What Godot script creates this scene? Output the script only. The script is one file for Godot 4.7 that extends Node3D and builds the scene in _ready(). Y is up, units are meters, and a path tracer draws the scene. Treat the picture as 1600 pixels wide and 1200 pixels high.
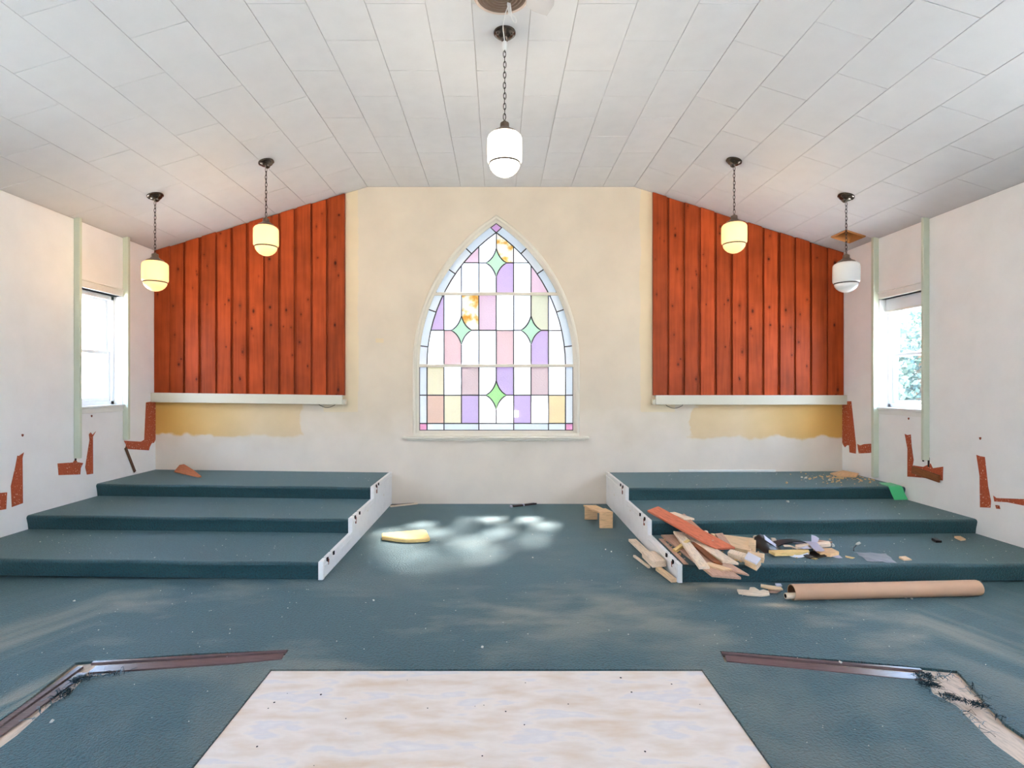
extends Node3D
# An empty chapel under renovation: gothic stained glass window, orange plank cladding, stepped carpeted platforms, debris.
# y up, metres; back wall's inner face at z = 0, the viewer stands at z = 7.32.

const XL := -4.487          # left wall
const XR := 4.479           # right wall
const CL := -1.72           # ceiling creases
const CR := 1.76
const YC := 4.139           # flat ceiling
const YL := 3.303           # ceiling at the left wall
const YR := 3.28
const ZB := 14.0            # rear wall
var M := {}
var UVF: Callable = no_uv
var rng := RandomNumberGenerator.new()

func _ready():
	rng.seed = 7
	lens_and_sky()
	materials()
	shell()
	ceiling()
	stained_window()
	side_windows()
	cladding()
	platforms()
	lamps()
	ceiling_fittings()
	debris()
	outdoors()

func lens_and_sky():
	var cam := Camera3D.new()
	cam.name = "camera"
	cam.projection = Camera3D.PROJECTION_FRUSTUM
	cam.near = 0.05
	cam.far = 200.0
	cam.size = 2.0 * 0.05 * 600.0 / 876.0
	cam.frustum_offset = Vector2(0.05 * 20.0 / 876.0, 0.05 * 3.0 / 876.0)
	cam.position = Vector3(0, 1.54, 7.32)
	add_child(cam)
	cam.current = true
	var env := Environment.new()
	env.background_mode = Environment.BG_SKY
	var sm := ProceduralSkyMaterial.new()
	sm.sky_top_color = Color(0.62, 0.79, 1.0)
	sm.sky_horizon_color = Color(0.89, 0.94, 1.0)
	sm.ground_horizon_color = Color(0.80, 0.83, 0.86)
	sm.ground_bottom_color = Color(0.55, 0.56, 0.54)
	sm.sky_curve = 0.2
	var sky := Sky.new()
	sky.sky_material = sm
	env.sky = sky
	env.background_energy_multiplier = 11.5
	env.tonemap_mode = Environment.TONE_MAPPER_LINEAR
	env.tonemap_exposure = 2.4
	env.sdfgi_enabled = true
	env.ssao_enabled = true
	env.ssil_enabled = true
	var we := WorldEnvironment.new()
	we.name = "environment"
	we.environment = env
	add_child(we)
	var sun := DirectionalLight3D.new()
	sun.name = "sun"
	sun.light_energy = 48.0
	sun.light_color = Color(1.0, 0.985, 0.96)
	sun.light_angular_distance = 7.0
	sun.shadow_enabled = true
	sun.sky_mode = DirectionalLight3D.SKY_MODE_LIGHT_ONLY
	add_child(sun)
	sun.look_at_from_position(Vector3(0.35, 2.2, -1.63), Vector3.ZERO, Vector3.UP)

# ------------------------------------------------------------------ helpers
func no_uv(_p: Vector3) -> Vector2:
	return Vector2.ZERO

func mb() -> SurfaceTool:
	var st := SurfaceTool.new()
	st.begin(Mesh.PRIMITIVE_TRIANGLES)
	return st

func vtx(st: SurfaceTool, p: Vector3, n: Vector3):
	st.set_normal(n)
	st.set_uv(UVF.call(p))
	st.add_vertex(p)

func tri(st: SurfaceTool, a: Vector3, b: Vector3, c: Vector3, na: Vector3, nb: Vector3, nc: Vector3):
	var g := (b - a).cross(c - a)
	if g.length_squared() < 1e-16:
		return
	vtx(st, a, na)
	if g.dot(na + nb + nc) > 0.0:
		vtx(st, c, nc)
		vtx(st, b, nb)
	else:
		vtx(st, b, nb)
		vtx(st, c, nc)

func quad(st: SurfaceTool, a: Vector3, b: Vector3, c: Vector3, d: Vector3, n: Vector3):
	tri(st, a, b, c, n, n, n)
	tri(st, a, c, d, n, n, n)

func inset(poly: PackedVector2Array, d: float) -> PackedVector2Array:
	var out := PackedVector2Array()
	var k := poly.size()
	for i in k:
		var e0 := (poly[i] - poly[(i + k - 1) % k]).normalized()
		var e1 := (poly[(i + 1) % k] - poly[i]).normalized()
		var n0 := Vector2(-e0.y, e0.x)
		var n1 := Vector2(-e1.y, e1.x)
		var b := (n0 + n1)
		var m := b.length_squared()
		out.append(poly[i] + (b * (2.0 * d / m) if m > 0.3 else n0 * d))
	return out

# polygon in x, y pushed along z from z0 to z1, corners of both faces chamfered by bev
func prism(st: SurfaceTool, poly_in, z0: float, z1: float, xf := Transform3D(), bev := 0.0):
	var poly := PackedVector2Array(poly_in)
	if Geometry2D.is_polygon_clockwise(poly):
		poly.reverse()
	var k := poly.size()
	var cap := inset(poly, bev) if bev > 0.0 else poly
	var idx := Geometry2D.triangulate_polygon(cap)
	if idx.is_empty() and bev > 0.0:
		cap = poly
		bev = 0.0
		idx = Geometry2D.triangulate_polygon(cap)
	var nz := xf.basis.z.normalized()
	for side in [0, 1]:
		var zz: float = z1 if side else z0
		var n: Vector3 = nz if side else -nz
		for t in range(0, idx.size(), 3):
			var q := []
			for j in 3:
				var p := cap[idx[t + j]]
				q.append(xf * Vector3(p.x, p.y, zz))
			tri(st, q[0], q[1], q[2], n, n, n)
	for i in k:
		var a := poly[i]
		var b := poly[(i + 1) % k]
		var e := (b - a).normalized()
		var n := (xf.basis * Vector3(e.y, -e.x, 0)).normalized()
		quad(st, xf * Vector3(a.x, a.y, z0 + bev), xf * Vector3(b.x, b.y, z0 + bev), xf * Vector3(b.x, b.y, z1 - bev), xf * Vector3(a.x, a.y, z1 - bev), n)
		if bev > 0.0:
			var ca := cap[i]
			var cb := cap[(i + 1) % k]
			quad(st, xf * Vector3(a.x, a.y, z1 - bev), xf * Vector3(b.x, b.y, z1 - bev), xf * Vector3(cb.x, cb.y, z1), xf * Vector3(ca.x, ca.y, z1), (n + nz).normalized())
			quad(st, xf * Vector3(a.x, a.y, z0 + bev), xf * Vector3(b.x, b.y, z0 + bev), xf * Vector3(cb.x, cb.y, z0), xf * Vector3(ca.x, ca.y, z0), (n - nz).normalized())

func rect(x0: float, y0: float, x1: float, y1: float) -> PackedVector2Array:
	return PackedVector2Array([Vector2(x0, y0), Vector2(x1, y0), Vector2(x1, y1), Vector2(x0, y1)])

func box(st: SurfaceTool, lo: Vector3, hi: Vector3, bev := 0.0, xf := Transform3D()):
	var p := rect(lo.x, lo.y, hi.x, hi.y)
	if bev > 0.0:
		p = PackedVector2Array([Vector2(lo.x + bev, lo.y), Vector2(hi.x - bev, lo.y), Vector2(hi.x, lo.y + bev), Vector2(hi.x, hi.y - bev), Vector2(hi.x - bev, hi.y), Vector2(lo.x + bev, hi.y), Vector2(lo.x, hi.y - bev), Vector2(lo.x, lo.y + bev)])
	prism(st, p, lo.z, hi.z, xf, bev)

# profile of (radius, height) turned round y; ribs > 0 flutes it
func lathe(st: SurfaceTool, prof: Array, segs: int, xf := Transform3D(), ribs := 0, flute := 0.0):
	var k := prof.size()
	var ns := []
	for i in k:
		var t0: Vector2 = (prof[i] - prof[maxi(i - 1, 0)]).normalized()
		var t1: Vector2 = (prof[mini(i + 1, k - 1)] - prof[i]).normalized()
		ns.append([Vector2(t0.y, -t0.x), Vector2(t1.y, -t1.x)])
	var ring := func(i: int, j: int) -> Vector3:
		var a := TAU * j / segs
		var r: float = prof[i].x * (1.0 + (flute * cos(a * ribs) if ribs else 0.0))
		return Vector3(r * cos(a), prof[i].y, r * sin(a))
	for i in k - 1:
		var n0: Vector2 = ns[i][1]
		var n1: Vector2 = ns[i + 1][0]
		if i > 0 and ns[i][0].dot(ns[i][1]) > 0.75:
			n0 = (ns[i][0] + ns[i][1]).normalized()
		if i < k - 2 and ns[i + 1][0].dot(ns[i + 1][1]) > 0.75:
			n1 = (ns[i + 1][0] + ns[i + 1][1]).normalized()
		for j in segs:
			var a0 := TAU * j / segs
			var a1 := TAU * (j + 1) / segs
			var w := func(n: Vector2, a: float) -> Vector3:
				return (xf.basis * Vector3(n.x * cos(a), n.y, n.x * sin(a))).normalized()
			var p00: Vector3 = xf * ring.call(i, j)
			var p01: Vector3 = xf * ring.call(i, j + 1)
			var p10: Vector3 = xf * ring.call(i + 1, j)
			var p11: Vector3 = xf * ring.call(i + 1, j + 1)
			tri(st, p00, p01, p11, w.call(n0, a0), w.call(n0, a1), w.call(n1, a1))
			tri(st, p00, p11, p10, w.call(n0, a0), w.call(n1, a1), w.call(n1, a0))

func tube(st: SurfaceTool, path: Array, r: float, sides := 8, taper := 1.0, closed := false):
	var k := path.size()
	var up := Vector3.UP
	var rings := []
	for i in k:
		var prev: Vector3 = path[(i + k - 1) % k] if closed else path[maxi(i - 1, 0)]
		var next: Vector3 = path[(i + 1) % k] if closed else path[mini(i + 1, k - 1)]
		var t := (next - prev).normalized()
		if i == 0 and absf(t.dot(up)) > 0.9:
			up = Vector3.RIGHT
		var x := up.cross(t).normalized()
		up = t.cross(x).normalized()
		var rr := r * lerpf(1.0, taper, float(i) / maxf(1.0, k - 1))
		var ring := []
		for j in sides:
			var a := TAU * j / sides
			var n := x * cos(a) + up * sin(a)
			ring.append([path[i] + n * rr, n])
		rings.append(ring)
	for i in (k if closed else k - 1):
		var a = rings[i]
		var b = rings[(i + 1) % k]
		for j in sides:
			var l := (j + 1) % sides
			tri(st, a[j][0], a[l][0], b[l][0], a[j][1], a[l][1], b[l][1])
			tri(st, a[j][0], b[l][0], b[j][0], a[j][1], b[l][1], b[j][1])
	if not closed:
		for e in [0, k - 1]:
			var n: Vector3 = (path[0] - path[1]).normalized() if e == 0 else (path[k - 1] - path[k - 2]).normalized()
			for j in range(1, sides - 1):
				tri(st, rings[e][0][0], rings[e][j][0], rings[e][j + 1][0], n, n, n)

func obj(called: String, st, m: Material, parent: Node = self, xf := Transform3D()) -> MeshInstance3D:
	var o := MeshInstance3D.new()
	o.name = called
	o.mesh = st.commit() if st is SurfaceTool else st
	o.material_override = m
	o.transform = xf
	parent.add_child(o, true)
	return o

func root(called: String, at := Vector3.ZERO, turn := 0.0) -> Node3D:
	var o := Node3D.new()
	o.name = called
	o.position = at
	o.rotation.y = turn
	add_child(o, true)
	return o

func tag(o: Node, label: String, category: String, group := "", kind := ""):
	o.set_meta("label", label)
	o.set_meta("category", category)
	if group:
		o.set_meta("group", group)
	if kind:
		o.set_meta("kind", kind)
	return o

func struct(o: Node, label := "", category := ""):
	o.set_meta("kind", "structure")
	if label:
		o.set_meta("label", label)
	if category:
		o.set_meta("category", category)
	return o

# a flat piece: its upper outline as points in the world (first edge along the grain), thickness downwards
func piece(called: String, label: String, category: String, pts: Array, thick: float, m: Material, group := "", bev := 0.002, parent: Node = self) -> MeshInstance3D:
	var c := Vector3.ZERO
	for p in pts:
		c += p / pts.size()
	var x: Vector3 = (pts[1] - pts[0]).normalized()
	var n := Vector3.ZERO
	for i in pts.size():
		n += (pts[i] - c).cross(pts[(i + 1) % pts.size()] - c)
	n = n.normalized()
	if n.y < -0.02 or (absf(n.y) <= 0.02 and n.z < 0.0):
		n = -n
	x = (x - n * x.dot(n)).normalized()
	var y := n.cross(x)
	var xf := Transform3D(Basis(x, y, n), c)
	var inv := xf.affine_inverse()
	var poly := PackedVector2Array()
	for p in pts:
		var q: Vector3 = inv * p
		poly.append(Vector2(q.x, q.y))
	var st := mb()
	prism(st, poly, -thick, 0.0, Transform3D(), minf(bev, thick * 0.3))
	var o := obj(called, st, m, parent, xf)
	if label and category:
		tag(o, label, category, group)
	elif label:
		o.set_meta("label", label)
	return o

# a plank from a to b (middle of its upper face), w wide, thickness t, rolled about its length
func plank(called: String, label: String, category: String, a: Vector3, b: Vector3, w: float, t: float, m: Material, group := "", roll := 0.0, cut := 0.0, parent: Node = self) -> MeshInstance3D:
	var x := (b - a).normalized()
	var s := x.cross(Vector3.UP).normalized().rotated(x, roll)
	var h := s * w * 0.5
	return piece(called, label, category, [a - h, b - h + x * cut, b + h - x * cut, a + h], t, m, group, 0.002, parent)

func wiggle(a: Vector3, b: Vector3, n: int, amp: float) -> Array:
	var out := []
	for i in n + 1:
		var t := float(i) / n
		out.append(a.lerp(b, t) + Vector3(rng.randf_range(-amp, amp), absf(rng.randf_range(0, amp)), rng.randf_range(-amp, amp)) * sin(PI * t))
	return out

# ------------------------------------------------------------------ materials
func noise_tex(size: int, sd: int, freq: float, stops: Array, octaves := 4, gain := 0.5, squash := Vector2.ONE) -> ImageTexture:
	var fn := FastNoiseLite.new()
	fn.seed = sd
	fn.noise_type = FastNoiseLite.TYPE_SIMPLEX_SMOOTH
	fn.frequency = freq
	fn.fractal_octaves = octaves
	fn.fractal_gain = gain
	var g := fn.get_seamless_image(size, size)
	var grad := Gradient.new()
	grad.offsets = PackedFloat32Array(stops.map(func(s): return s[0]))
	grad.colors = PackedColorArray(stops.map(func(s): return s[1]))
	var im := Image.create(size, size, false, Image.FORMAT_RGB8)
	for y in size:
		for x in size:
			im.set_pixel(x, y, grad.sample(g.get_pixel(x, y).r))
	return ImageTexture.create_from_image(im)

func mat(c: Color, rough := 0.6, tex: Texture2D = null, scale := Vector3.ONE, world := false) -> StandardMaterial3D:
	var m := StandardMaterial3D.new()
	m.albedo_color = c
	m.roughness = rough
	m.metallic_specular = 0.4
	if tex:
		m.albedo_texture = tex
		m.uv1_triplanar = true
		m.uv1_world_triplanar = world
		m.uv1_scale = scale
	return m

func g(v: float) -> Color:
	return Color(v, v, v)

func materials():
	var mottle := noise_tex(256, 3, 0.012, [[0.0, g(0.975)], [0.5, g(0.99)], [1.0, g(1.0)]], 5)
	var grain := noise_tex(512, 11, 0.02, [[0.0, g(0.80)], [0.4, g(0.93)], [0.6, g(1.0)], [1.0, g(0.9)]], 5, 0.6)
	var flecks := noise_tex(512, 23, 0.035, [[0.0, Color(0.62, 0.28, 0.17)], [0.68, Color(0.69, 0.33, 0.21)], [0.80, Color(0.71, 0.37, 0.24)], [0.815, Color(0.92, 0.88, 0.8)], [1.0, Color(0.95, 0.92, 0.86)]], 4, 0.55)
	M.wall = mat(Color(0.96, 0.95, 0.935), 0.7, mottle, Vector3(0.7, 0.7, 0.7), true)
	M.ceiling = mat(Color(0.87, 0.865, 0.86), 0.8, mottle, Vector3(1.3, 1.3, 1.3), true)
	M.ceiling_b = mat(Color(0.875, 0.870, 0.865), 0.8, mottle, Vector3(1.1, 1.1, 1.1), true)
	M.joint = mat(Color(0.74, 0.72, 0.70), 0.9)
	M.mint = mat(Color(0.80, 0.82, 0.735), 0.6)
	M.white = mat(Color(0.92, 0.91, 0.88), 0.45, mottle, Vector3.ONE * 1.5, true)
	M.casing = mat(Color(0.90, 0.86, 0.79), 0.45)
	M.ledge = mat(Color(0.84, 0.81, 0.73), 0.45)
	M.vinyl = mat(Color(0.93, 0.94, 0.95), 0.35)
	M.bare = mat(Color.WHITE, 0.85, flecks, Vector3(2.2, 2.2, 2.2), true)
	M.panelpaint = mat(Color(0.93, 0.91, 0.89), 0.5, noise_tex(256, 31, 0.02, [[0.0, g(0.97)], [0.45, g(1.0)], [0.85, g(1.0)], [1.0, Color(0.93, 0.88, 0.8)]], 4), Vector3.ONE * 1.2, true)
	M.rust = mat(Color(0.50, 0.24, 0.15), 0.9)
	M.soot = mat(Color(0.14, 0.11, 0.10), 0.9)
	M.lead = mat(Color(0.22, 0.22, 0.24), 0.5)
	M.lead.metallic = 0.4
	M.bronze = mat(Color(0.34, 0.30, 0.27), 0.2)
	M.bronze.metallic = 0.75
	M.bronze_cap = mat(Color(0.42, 0.36, 0.31), 0.4)
	M.bronze_cap.metallic = 0.6
	M.chain = mat(Color(0.20, 0.16, 0.14), 0.45)
	M.chain.metallic = 0.6
	# carpet: fine pile through three planes, dust laid flat on a second set
	var pile := noise_tex(512, 41, 0.05, [[0.0, g(0.4)], [0.3, g(0.55)], [0.5, g(0.82)], [0.7, g(1.0)], [1.0, g(1.0)]], 5, 0.85)
	M.carpet = mat(Color(0.03, 0.275, 0.305), 0.56, pile, Vector3(1.9, 1.9, 1.9), true)
	M.carpet.heightmap_enabled = true
	M.carpet.heightmap_texture = pile
	M.carpet.heightmap_scale = 0.5
	M.carpet.metallic_specular = 0.5
	M.carpet.rim_enabled = true
	M.carpet.rim = 1.0
	M.carpet.rim_tint = 0.40
	M.carpet_floor = M.carpet.duplicate()
	M.carpet_floor.detail_enabled = true
	M.carpet_floor.detail_blend_mode = BaseMaterial3D.BLEND_MODE_MIX
	M.carpet_floor.detail_uv_layer = BaseMaterial3D.DETAIL_UV_1
	M.carpet_dark = mat(Color(0.09, 0.17, 0.20), 1.0)
	M.fray = mat(Color(0.40, 0.50, 0.54), 1.0)
	M.ply = mat(Color(0.93, 0.89, 0.86), 0.55, noise_tex(512, 51, 0.008, [[0.0, Color(0.93, 0.86, 0.78)], [0.4, Color(0.97, 0.94, 0.91)], [0.6, Color(1, 0.98, 0.96)], [0.75, Color(0.94, 0.94, 0.96)], [1.0, Color(1, 1, 1)]], 6, 0.55), Vector3(0.55, 1, 1.6), true)
	M.subfloor = mat(Color(0.85, 0.76, 0.68), 0.7, grain, Vector3(3, 1, 0.6), true)
	M.strip = mat(Color(0.42, 0.35, 0.35), 0.25, grain, Vector3(0.5, 2, 9), true)
	M.strip_dark = mat(Color(0.20, 0.15, 0.14), 0.4)
	# timber, grain along each piece's own x
	M.pine = mat(Color(0.92, 0.78, 0.62), 0.6, grain, Vector3(0.6, 7, 7))
	M.pine_pale = mat(Color(0.95, 0.85, 0.74), 0.6, grain, Vector3(0.6, 7, 7))
	M.pine_warm = mat(Color(0.92, 0.74, 0.55), 0.6, grain, Vector3(0.6, 7, 7))
	M.brownboard = mat(Color(0.78, 0.62, 0.53), 0.6, grain, Vector3(0.6, 7, 7))
	M.redboard = mat(Color(0.83, 0.46, 0.34), 0.5, grain, Vector3(0.6, 5, 5))
	M.darkwood = mat(Color(0.36, 0.23, 0.16), 0.6, grain, Vector3(0.6, 7, 7))
	M.midwood = mat(Color(0.52, 0.30, 0.16), 0.5, grain, Vector3(0.6, 7, 7))
	M.splinter = mat(Color(0.92, 0.78, 0.52), 0.6, grain, Vector3(0.8, 9, 9))
	M.paddle = mat(Color(0.95, 0.80, 0.52), 0.5, grain, Vector3(0.6, 5, 5))
	M.whiteface = mat(Color(0.86, 0.85, 0.88), 0.5)
	M.card = mat(Color(0.74, 0.58, 0.46), 0.6, mottle, Vector3.ONE * 2)
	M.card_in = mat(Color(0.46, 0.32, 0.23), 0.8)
	M.black = mat(Color(0.05, 0.05, 0.06), 0.3)
	M.rubber = mat(Color(0.07, 0.07, 0.07), 0.5)
	M.film = mat(Color(0.52, 0.54, 0.57), 0.3)
	M.lilac = mat(Color(0.72, 0.70, 0.76), 0.35)
	M.green = mat(Color(0.32, 0.76, 0.50), 0.35)
	M.cord = mat(Color(0.92, 0.91, 0.89), 0.4)
	M.crumb = mat(Color(0.84, 0.82, 0.77), 0.8)
	M.chipmat = mat(Color(0.84, 0.70, 0.52), 0.7)
	M.vent = mat(Color(0.44, 0.36, 0.30), 0.5)
	M.vent_rim = mat(Color(0.83, 0.75, 0.69), 0.5)
	M.fan = mat(Color(0.70, 0.69, 0.69), 0.4)
	M.kraft = mat(Color(0.80, 0.56, 0.33), 0.8)
	M.kraft_dark = mat(Color(0.52, 0.30, 0.14), 0.8)
	# glass of the lamps
	M.globe = mat(Color(0.93, 0.92, 0.90), 0.2)
	M.globe.subsurf_scatter_enabled = false
	M.globe_warm = mat(Color(0.92, 0.86, 0.70), 0.25)
	M.globe_warm.emission_enabled = true
	M.globe_warm.emission = Color(1.0, 0.76, 0.40)
	M.globe_warm.emission_energy_multiplier = 0.5
	M.globe_white = mat(Color(0.95, 0.94, 0.90), 0.25)
	M.globe_white.emission_enabled = true
	M.globe_white.emission = Color(1.0, 0.96, 0.88)
	M.globe_white.emission_energy_multiplier = 1.6
	M.pane = mat(Color(0.95, 0.97, 1.0, 0.06), 0.05)
	M.pane.transparency = BaseMaterial3D.TRANSPARENCY_ALPHA
	M.leaf = mat(Color(0.15, 0.23, 0.22), 0.7)
	M.leaf.backlight_enabled = true
	M.leaf.backlight = Color(0.12, 0.16, 0.12)
	M.bark = mat(Color(0.35, 0.29, 0.24), 0.9)
	M.earth = mat(Color(0.60, 0.61, 0.60), 0.9, mottle, Vector3.ONE * 0.3, true)
	M.rock = mat(Color(0.50, 0.50, 0.50), 0.9, noise_tex(256, 61, 0.02, [[0.0, g(0.55)], [0.5, g(0.9)], [1.0, g(1.0)]], 5, 0.6), Vector3.ONE * 0.25, true)
	M.roof = mat(Color(0.16, 0.19, 0.23), 0.8)

func glass(c: Color, clear := 0.0) -> StandardMaterial3D:
	var m := StandardMaterial3D.new()
	m.albedo_color = c
	m.roughness = 0.35
	m.metallic_specular = 0.3
	m.backlight_enabled = true
	m.backlight = Color(0.070, 0.070, 0.070)
	if clear > 0.0:
		m.albedo_color.a = 1.0 - clear
		m.transparency = BaseMaterial3D.TRANSPARENCY_ALPHA
	return m

# ------------------------------------------------------------------ the room
func ceil_y(x: float) -> float:
	if x < CL:
		return lerpf(YL, YC, (x - XL) / (CL - XL))
	if x > CR:
		return lerpf(YC, YR, (x - CR) / (XR - CR))
	return YC

const GX := -0.039          # the gothic window: centre, sill, spring line, half width, arc radius
const GY0 := 0.954
const GYS := 1.81
const GW := 1.011
const GR := 2.233

# outline from lower left over the apex to lower right, pushed out by d; lower edge at y0
func arch(d: float, y0: float, n := 18) -> PackedVector2Array:
	var out := PackedVector2Array([Vector2(GX - GW - d, y0)])
	var r := GR + d
	var c := GR - GW
	var top := acos(c / r)
	for i in n + 1:
		var a := top * i / n
		out.append(Vector2(GX + c - r * cos(a), GYS + r * sin(a)))
	for i in range(n - 1, -1, -1):
		var a := top * i / n
		out.append(Vector2(GX - c + r * cos(a), GYS + r * sin(a)))
	out.append(Vector2(GX + GW + d, y0))
	return out

func wall_image() -> ImageTexture:
	var w := 1120
	var h := 520
	var im := Image.create(w, h, false, Image.FORMAT_RGB8)
	var fn := FastNoiseLite.new()
	fn.seed = 5
	fn.frequency = 0.012
	fn.fractal_octaves = 4
	var base := Color(0.88, 0.812, 0.722)
	var cream := Color(0.91, 0.82, 0.665)
	var yellow := Color(0.86, 0.66, 0.34)
	var grey := Color(0.905, 0.852, 0.80)
	for py in h:
		var y := (h - py - 0.5) / 125.0
		for px in w:
			var x := (px + 0.5) / 124.9 + XL
			var nz := fn.get_noise_2d(px, py)
			var nz2 := fn.get_noise_2d(px * 3.0 + 900.0, py * 3.0)
			var c := base.lerp(grey, clampf((1.25 - y) * 2.0 + nz * 0.6, 0.0, 1.0) * 0.6)
			# older cream paint beside the planks
			for s in [[-1.995, -1.86], [1.86, 1.995]]:
				if x > s[0] - 0.3 and x < s[1] + nz * 0.03 + 0.02 and y > 1.2 and s[0] < 0 or x < s[1] + 0.3 and x > s[0] + nz * 0.03 - 0.02 and y > 1.2 and s[0] > 0:
					c = c.lerp(cream, 0.75)
			# bare yellow wall below the ledges, the new paint cut in raggedly
			var k := 0.0
			var edge := 0.885 + nz * 0.06 + nz2 * 0.02
			if x < -2.55:
				k = clampf((y - edge) / 0.03, 0, 1) * clampf((-2.56 + nz2 * 0.06 - x) / 0.03, 0, 1) * clampf((1.36 - y) / 0.02, 0, 1)
				k *= clampf(0.45 + (-3.35 - x) * 0.55, 0.33, 1.0)
			elif x > 2.45:
				k = clampf((y - edge + 0.03) / 0.03, 0, 1) * clampf((x - 2.5 + nz2 * 0.09 - (y - 1.1) * 0.2) / 0.03, 0, 1) * clampf((1.36 - y) / 0.02, 0, 1)
				k *= clampf(0.45 + (x - 3.35) * 0.55, 0.35, 1.0)
			c = c.lerp(yellow, k)
			if x > -1.61 and x < -1.51 and y > 2.10 and y < 2.16:
				c = c.lerp(cream, 0.9)
			var f := 1.0 + nz * 0.03
			im.set_pixel(px, py, Color(c.r * f, c.g * f, c.b * f))
	return ImageTexture.create_from_image(im)

func shell():
	# back wall, in two halves round the window opening
	var wm := mat(Color.WHITE, 0.65)
	wm.albedo_texture = wall_image()
	UVF = func(p: Vector3) -> Vector2: return Vector2((p.x - XL) / (XR - XL), 1.0 - p.y / 4.16)
	var st := mb()
	var hole := arch(0.03, GY0 - 0.03)
	for half in [[XL - 0.2, GX], [GX, XR + 0.2]]:
		var gable := PackedVector2Array([Vector2(XL - 0.2, -0.2), Vector2(XR + 0.2, -0.2), Vector2(XR + 0.2, YR - 0.06), Vector2(CR, YC), Vector2(CL, YC), Vector2(XL - 0.2, YL - 0.06)])
		for part in Geometry2D.intersect_polygons(gable, rect(half[0], -1, half[1], 6)):
			for bit in Geometry2D.clip_polygons(part, hole):
				prism(st, bit, -0.18, 0.0)
	UVF = no_uv
	struct(obj("wall_back", st, wm))
	# side walls with their windows; the nearer ones light the nave from outside the frame
	for s in [-1, 1]:
		var x0: float = XL if s < 0 else XR
		var top: float = YL if s < 0 else YR
		var holes := [[0.645, 1.33, 1.315, 2.60]] if s < 0 else [[0.715, 1.41, 1.285, 2.555]]
		for z in [4.0, 7.0, 10.0, 12.6]:
			holes.append([z, z + 0.8, 1.3, 2.6])
		var w := mb()
		var zs := [0.0]
		for hh in holes:
			var za: float = zs[-1]
			wall_bit(w, x0, s, za, hh[0], -0.2, top)
			wall_bit(w, x0, s, hh[0], hh[1], -0.2, hh[2])
			wall_bit(w, x0, s, hh[0], hh[1], hh[3], top)
			zs.append(hh[1])
		wall_bit(w, x0, s, zs[-1], ZB, -0.2, top)
		var o := obj("wall_left" if s < 0 else "wall_right", w, M.wall)
		struct(o)
		patches(o, s, x0)
	# rear wall behind the viewer, with an open doorway and tall windows
	var rw := mb()
	var rear := PackedVector2Array([Vector2(XL - 0.2, -0.2), Vector2(XR + 0.2, -0.2), Vector2(XR + 0.2, YR - 0.06), Vector2(CR, YC), Vector2(CL, YC), Vector2(XL - 0.2, YL - 0.06)])
	var cuts := [[-3.4, -2.4, 1.2, 2.6], [2.4, 3.4, 1.2, 2.6]]
	var xs := [XL - 0.2]
	for cc in cuts:
		for bit in Geometry2D.intersect_polygons(rear, rect(xs[-1], -1, cc[0], 6)):
			prism(rw, bit, ZB, ZB + 0.18)
		for bit in Geometry2D.intersect_polygons(rear, rect(cc[0], -1, cc[1], cc[2])):
			prism(rw, bit, ZB, ZB + 0.18)
		for bit in Geometry2D.intersect_polygons(rear, rect(cc[0], cc[3], cc[1], 6)):
			prism(rw, bit, ZB, ZB + 0.18)
		xs.append(cc[1])
	for bit in Geometry2D.intersect_polygons(rear, rect(xs[-1], -1, XR + 0.2, 6)):
		prism(rw, bit, ZB, ZB + 0.18)
	struct(obj("wall_rear", rw, M.wall))
	floors()
	# mint green battens that run up the side walls beside the windows
	var n := 1
	for p in [[-1, 1.375, 1.41, 0.775], [-1, 0.598, 0.64, 0.90], [1, 1.452, 1.487, 0.765], [1, 0.665, 0.708, 0.46]]:
		var b := mb()
		var xw: float = XL if p[0] < 0 else XR
		var t := 0.065
		box(b, Vector3(minf(xw, xw - p[0] * t), p[3], p[1]), Vector3(maxf(xw, xw - p[0] * t), ceil_y(xw - p[0] * t) - 0.004, p[2]), 0.004)
		struct(obj("trim_%d" % n, b, M.mint))
		n += 1

func wall_bit(st: SurfaceTool, x0: float, s: int, za: float, zb: float, ya: float, yb: float):
	box(st, Vector3(x0 if s > 0 else x0 - 0.2, ya, za), Vector3(x0 + 0.2 if s > 0 else x0, yb, zb))

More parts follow.
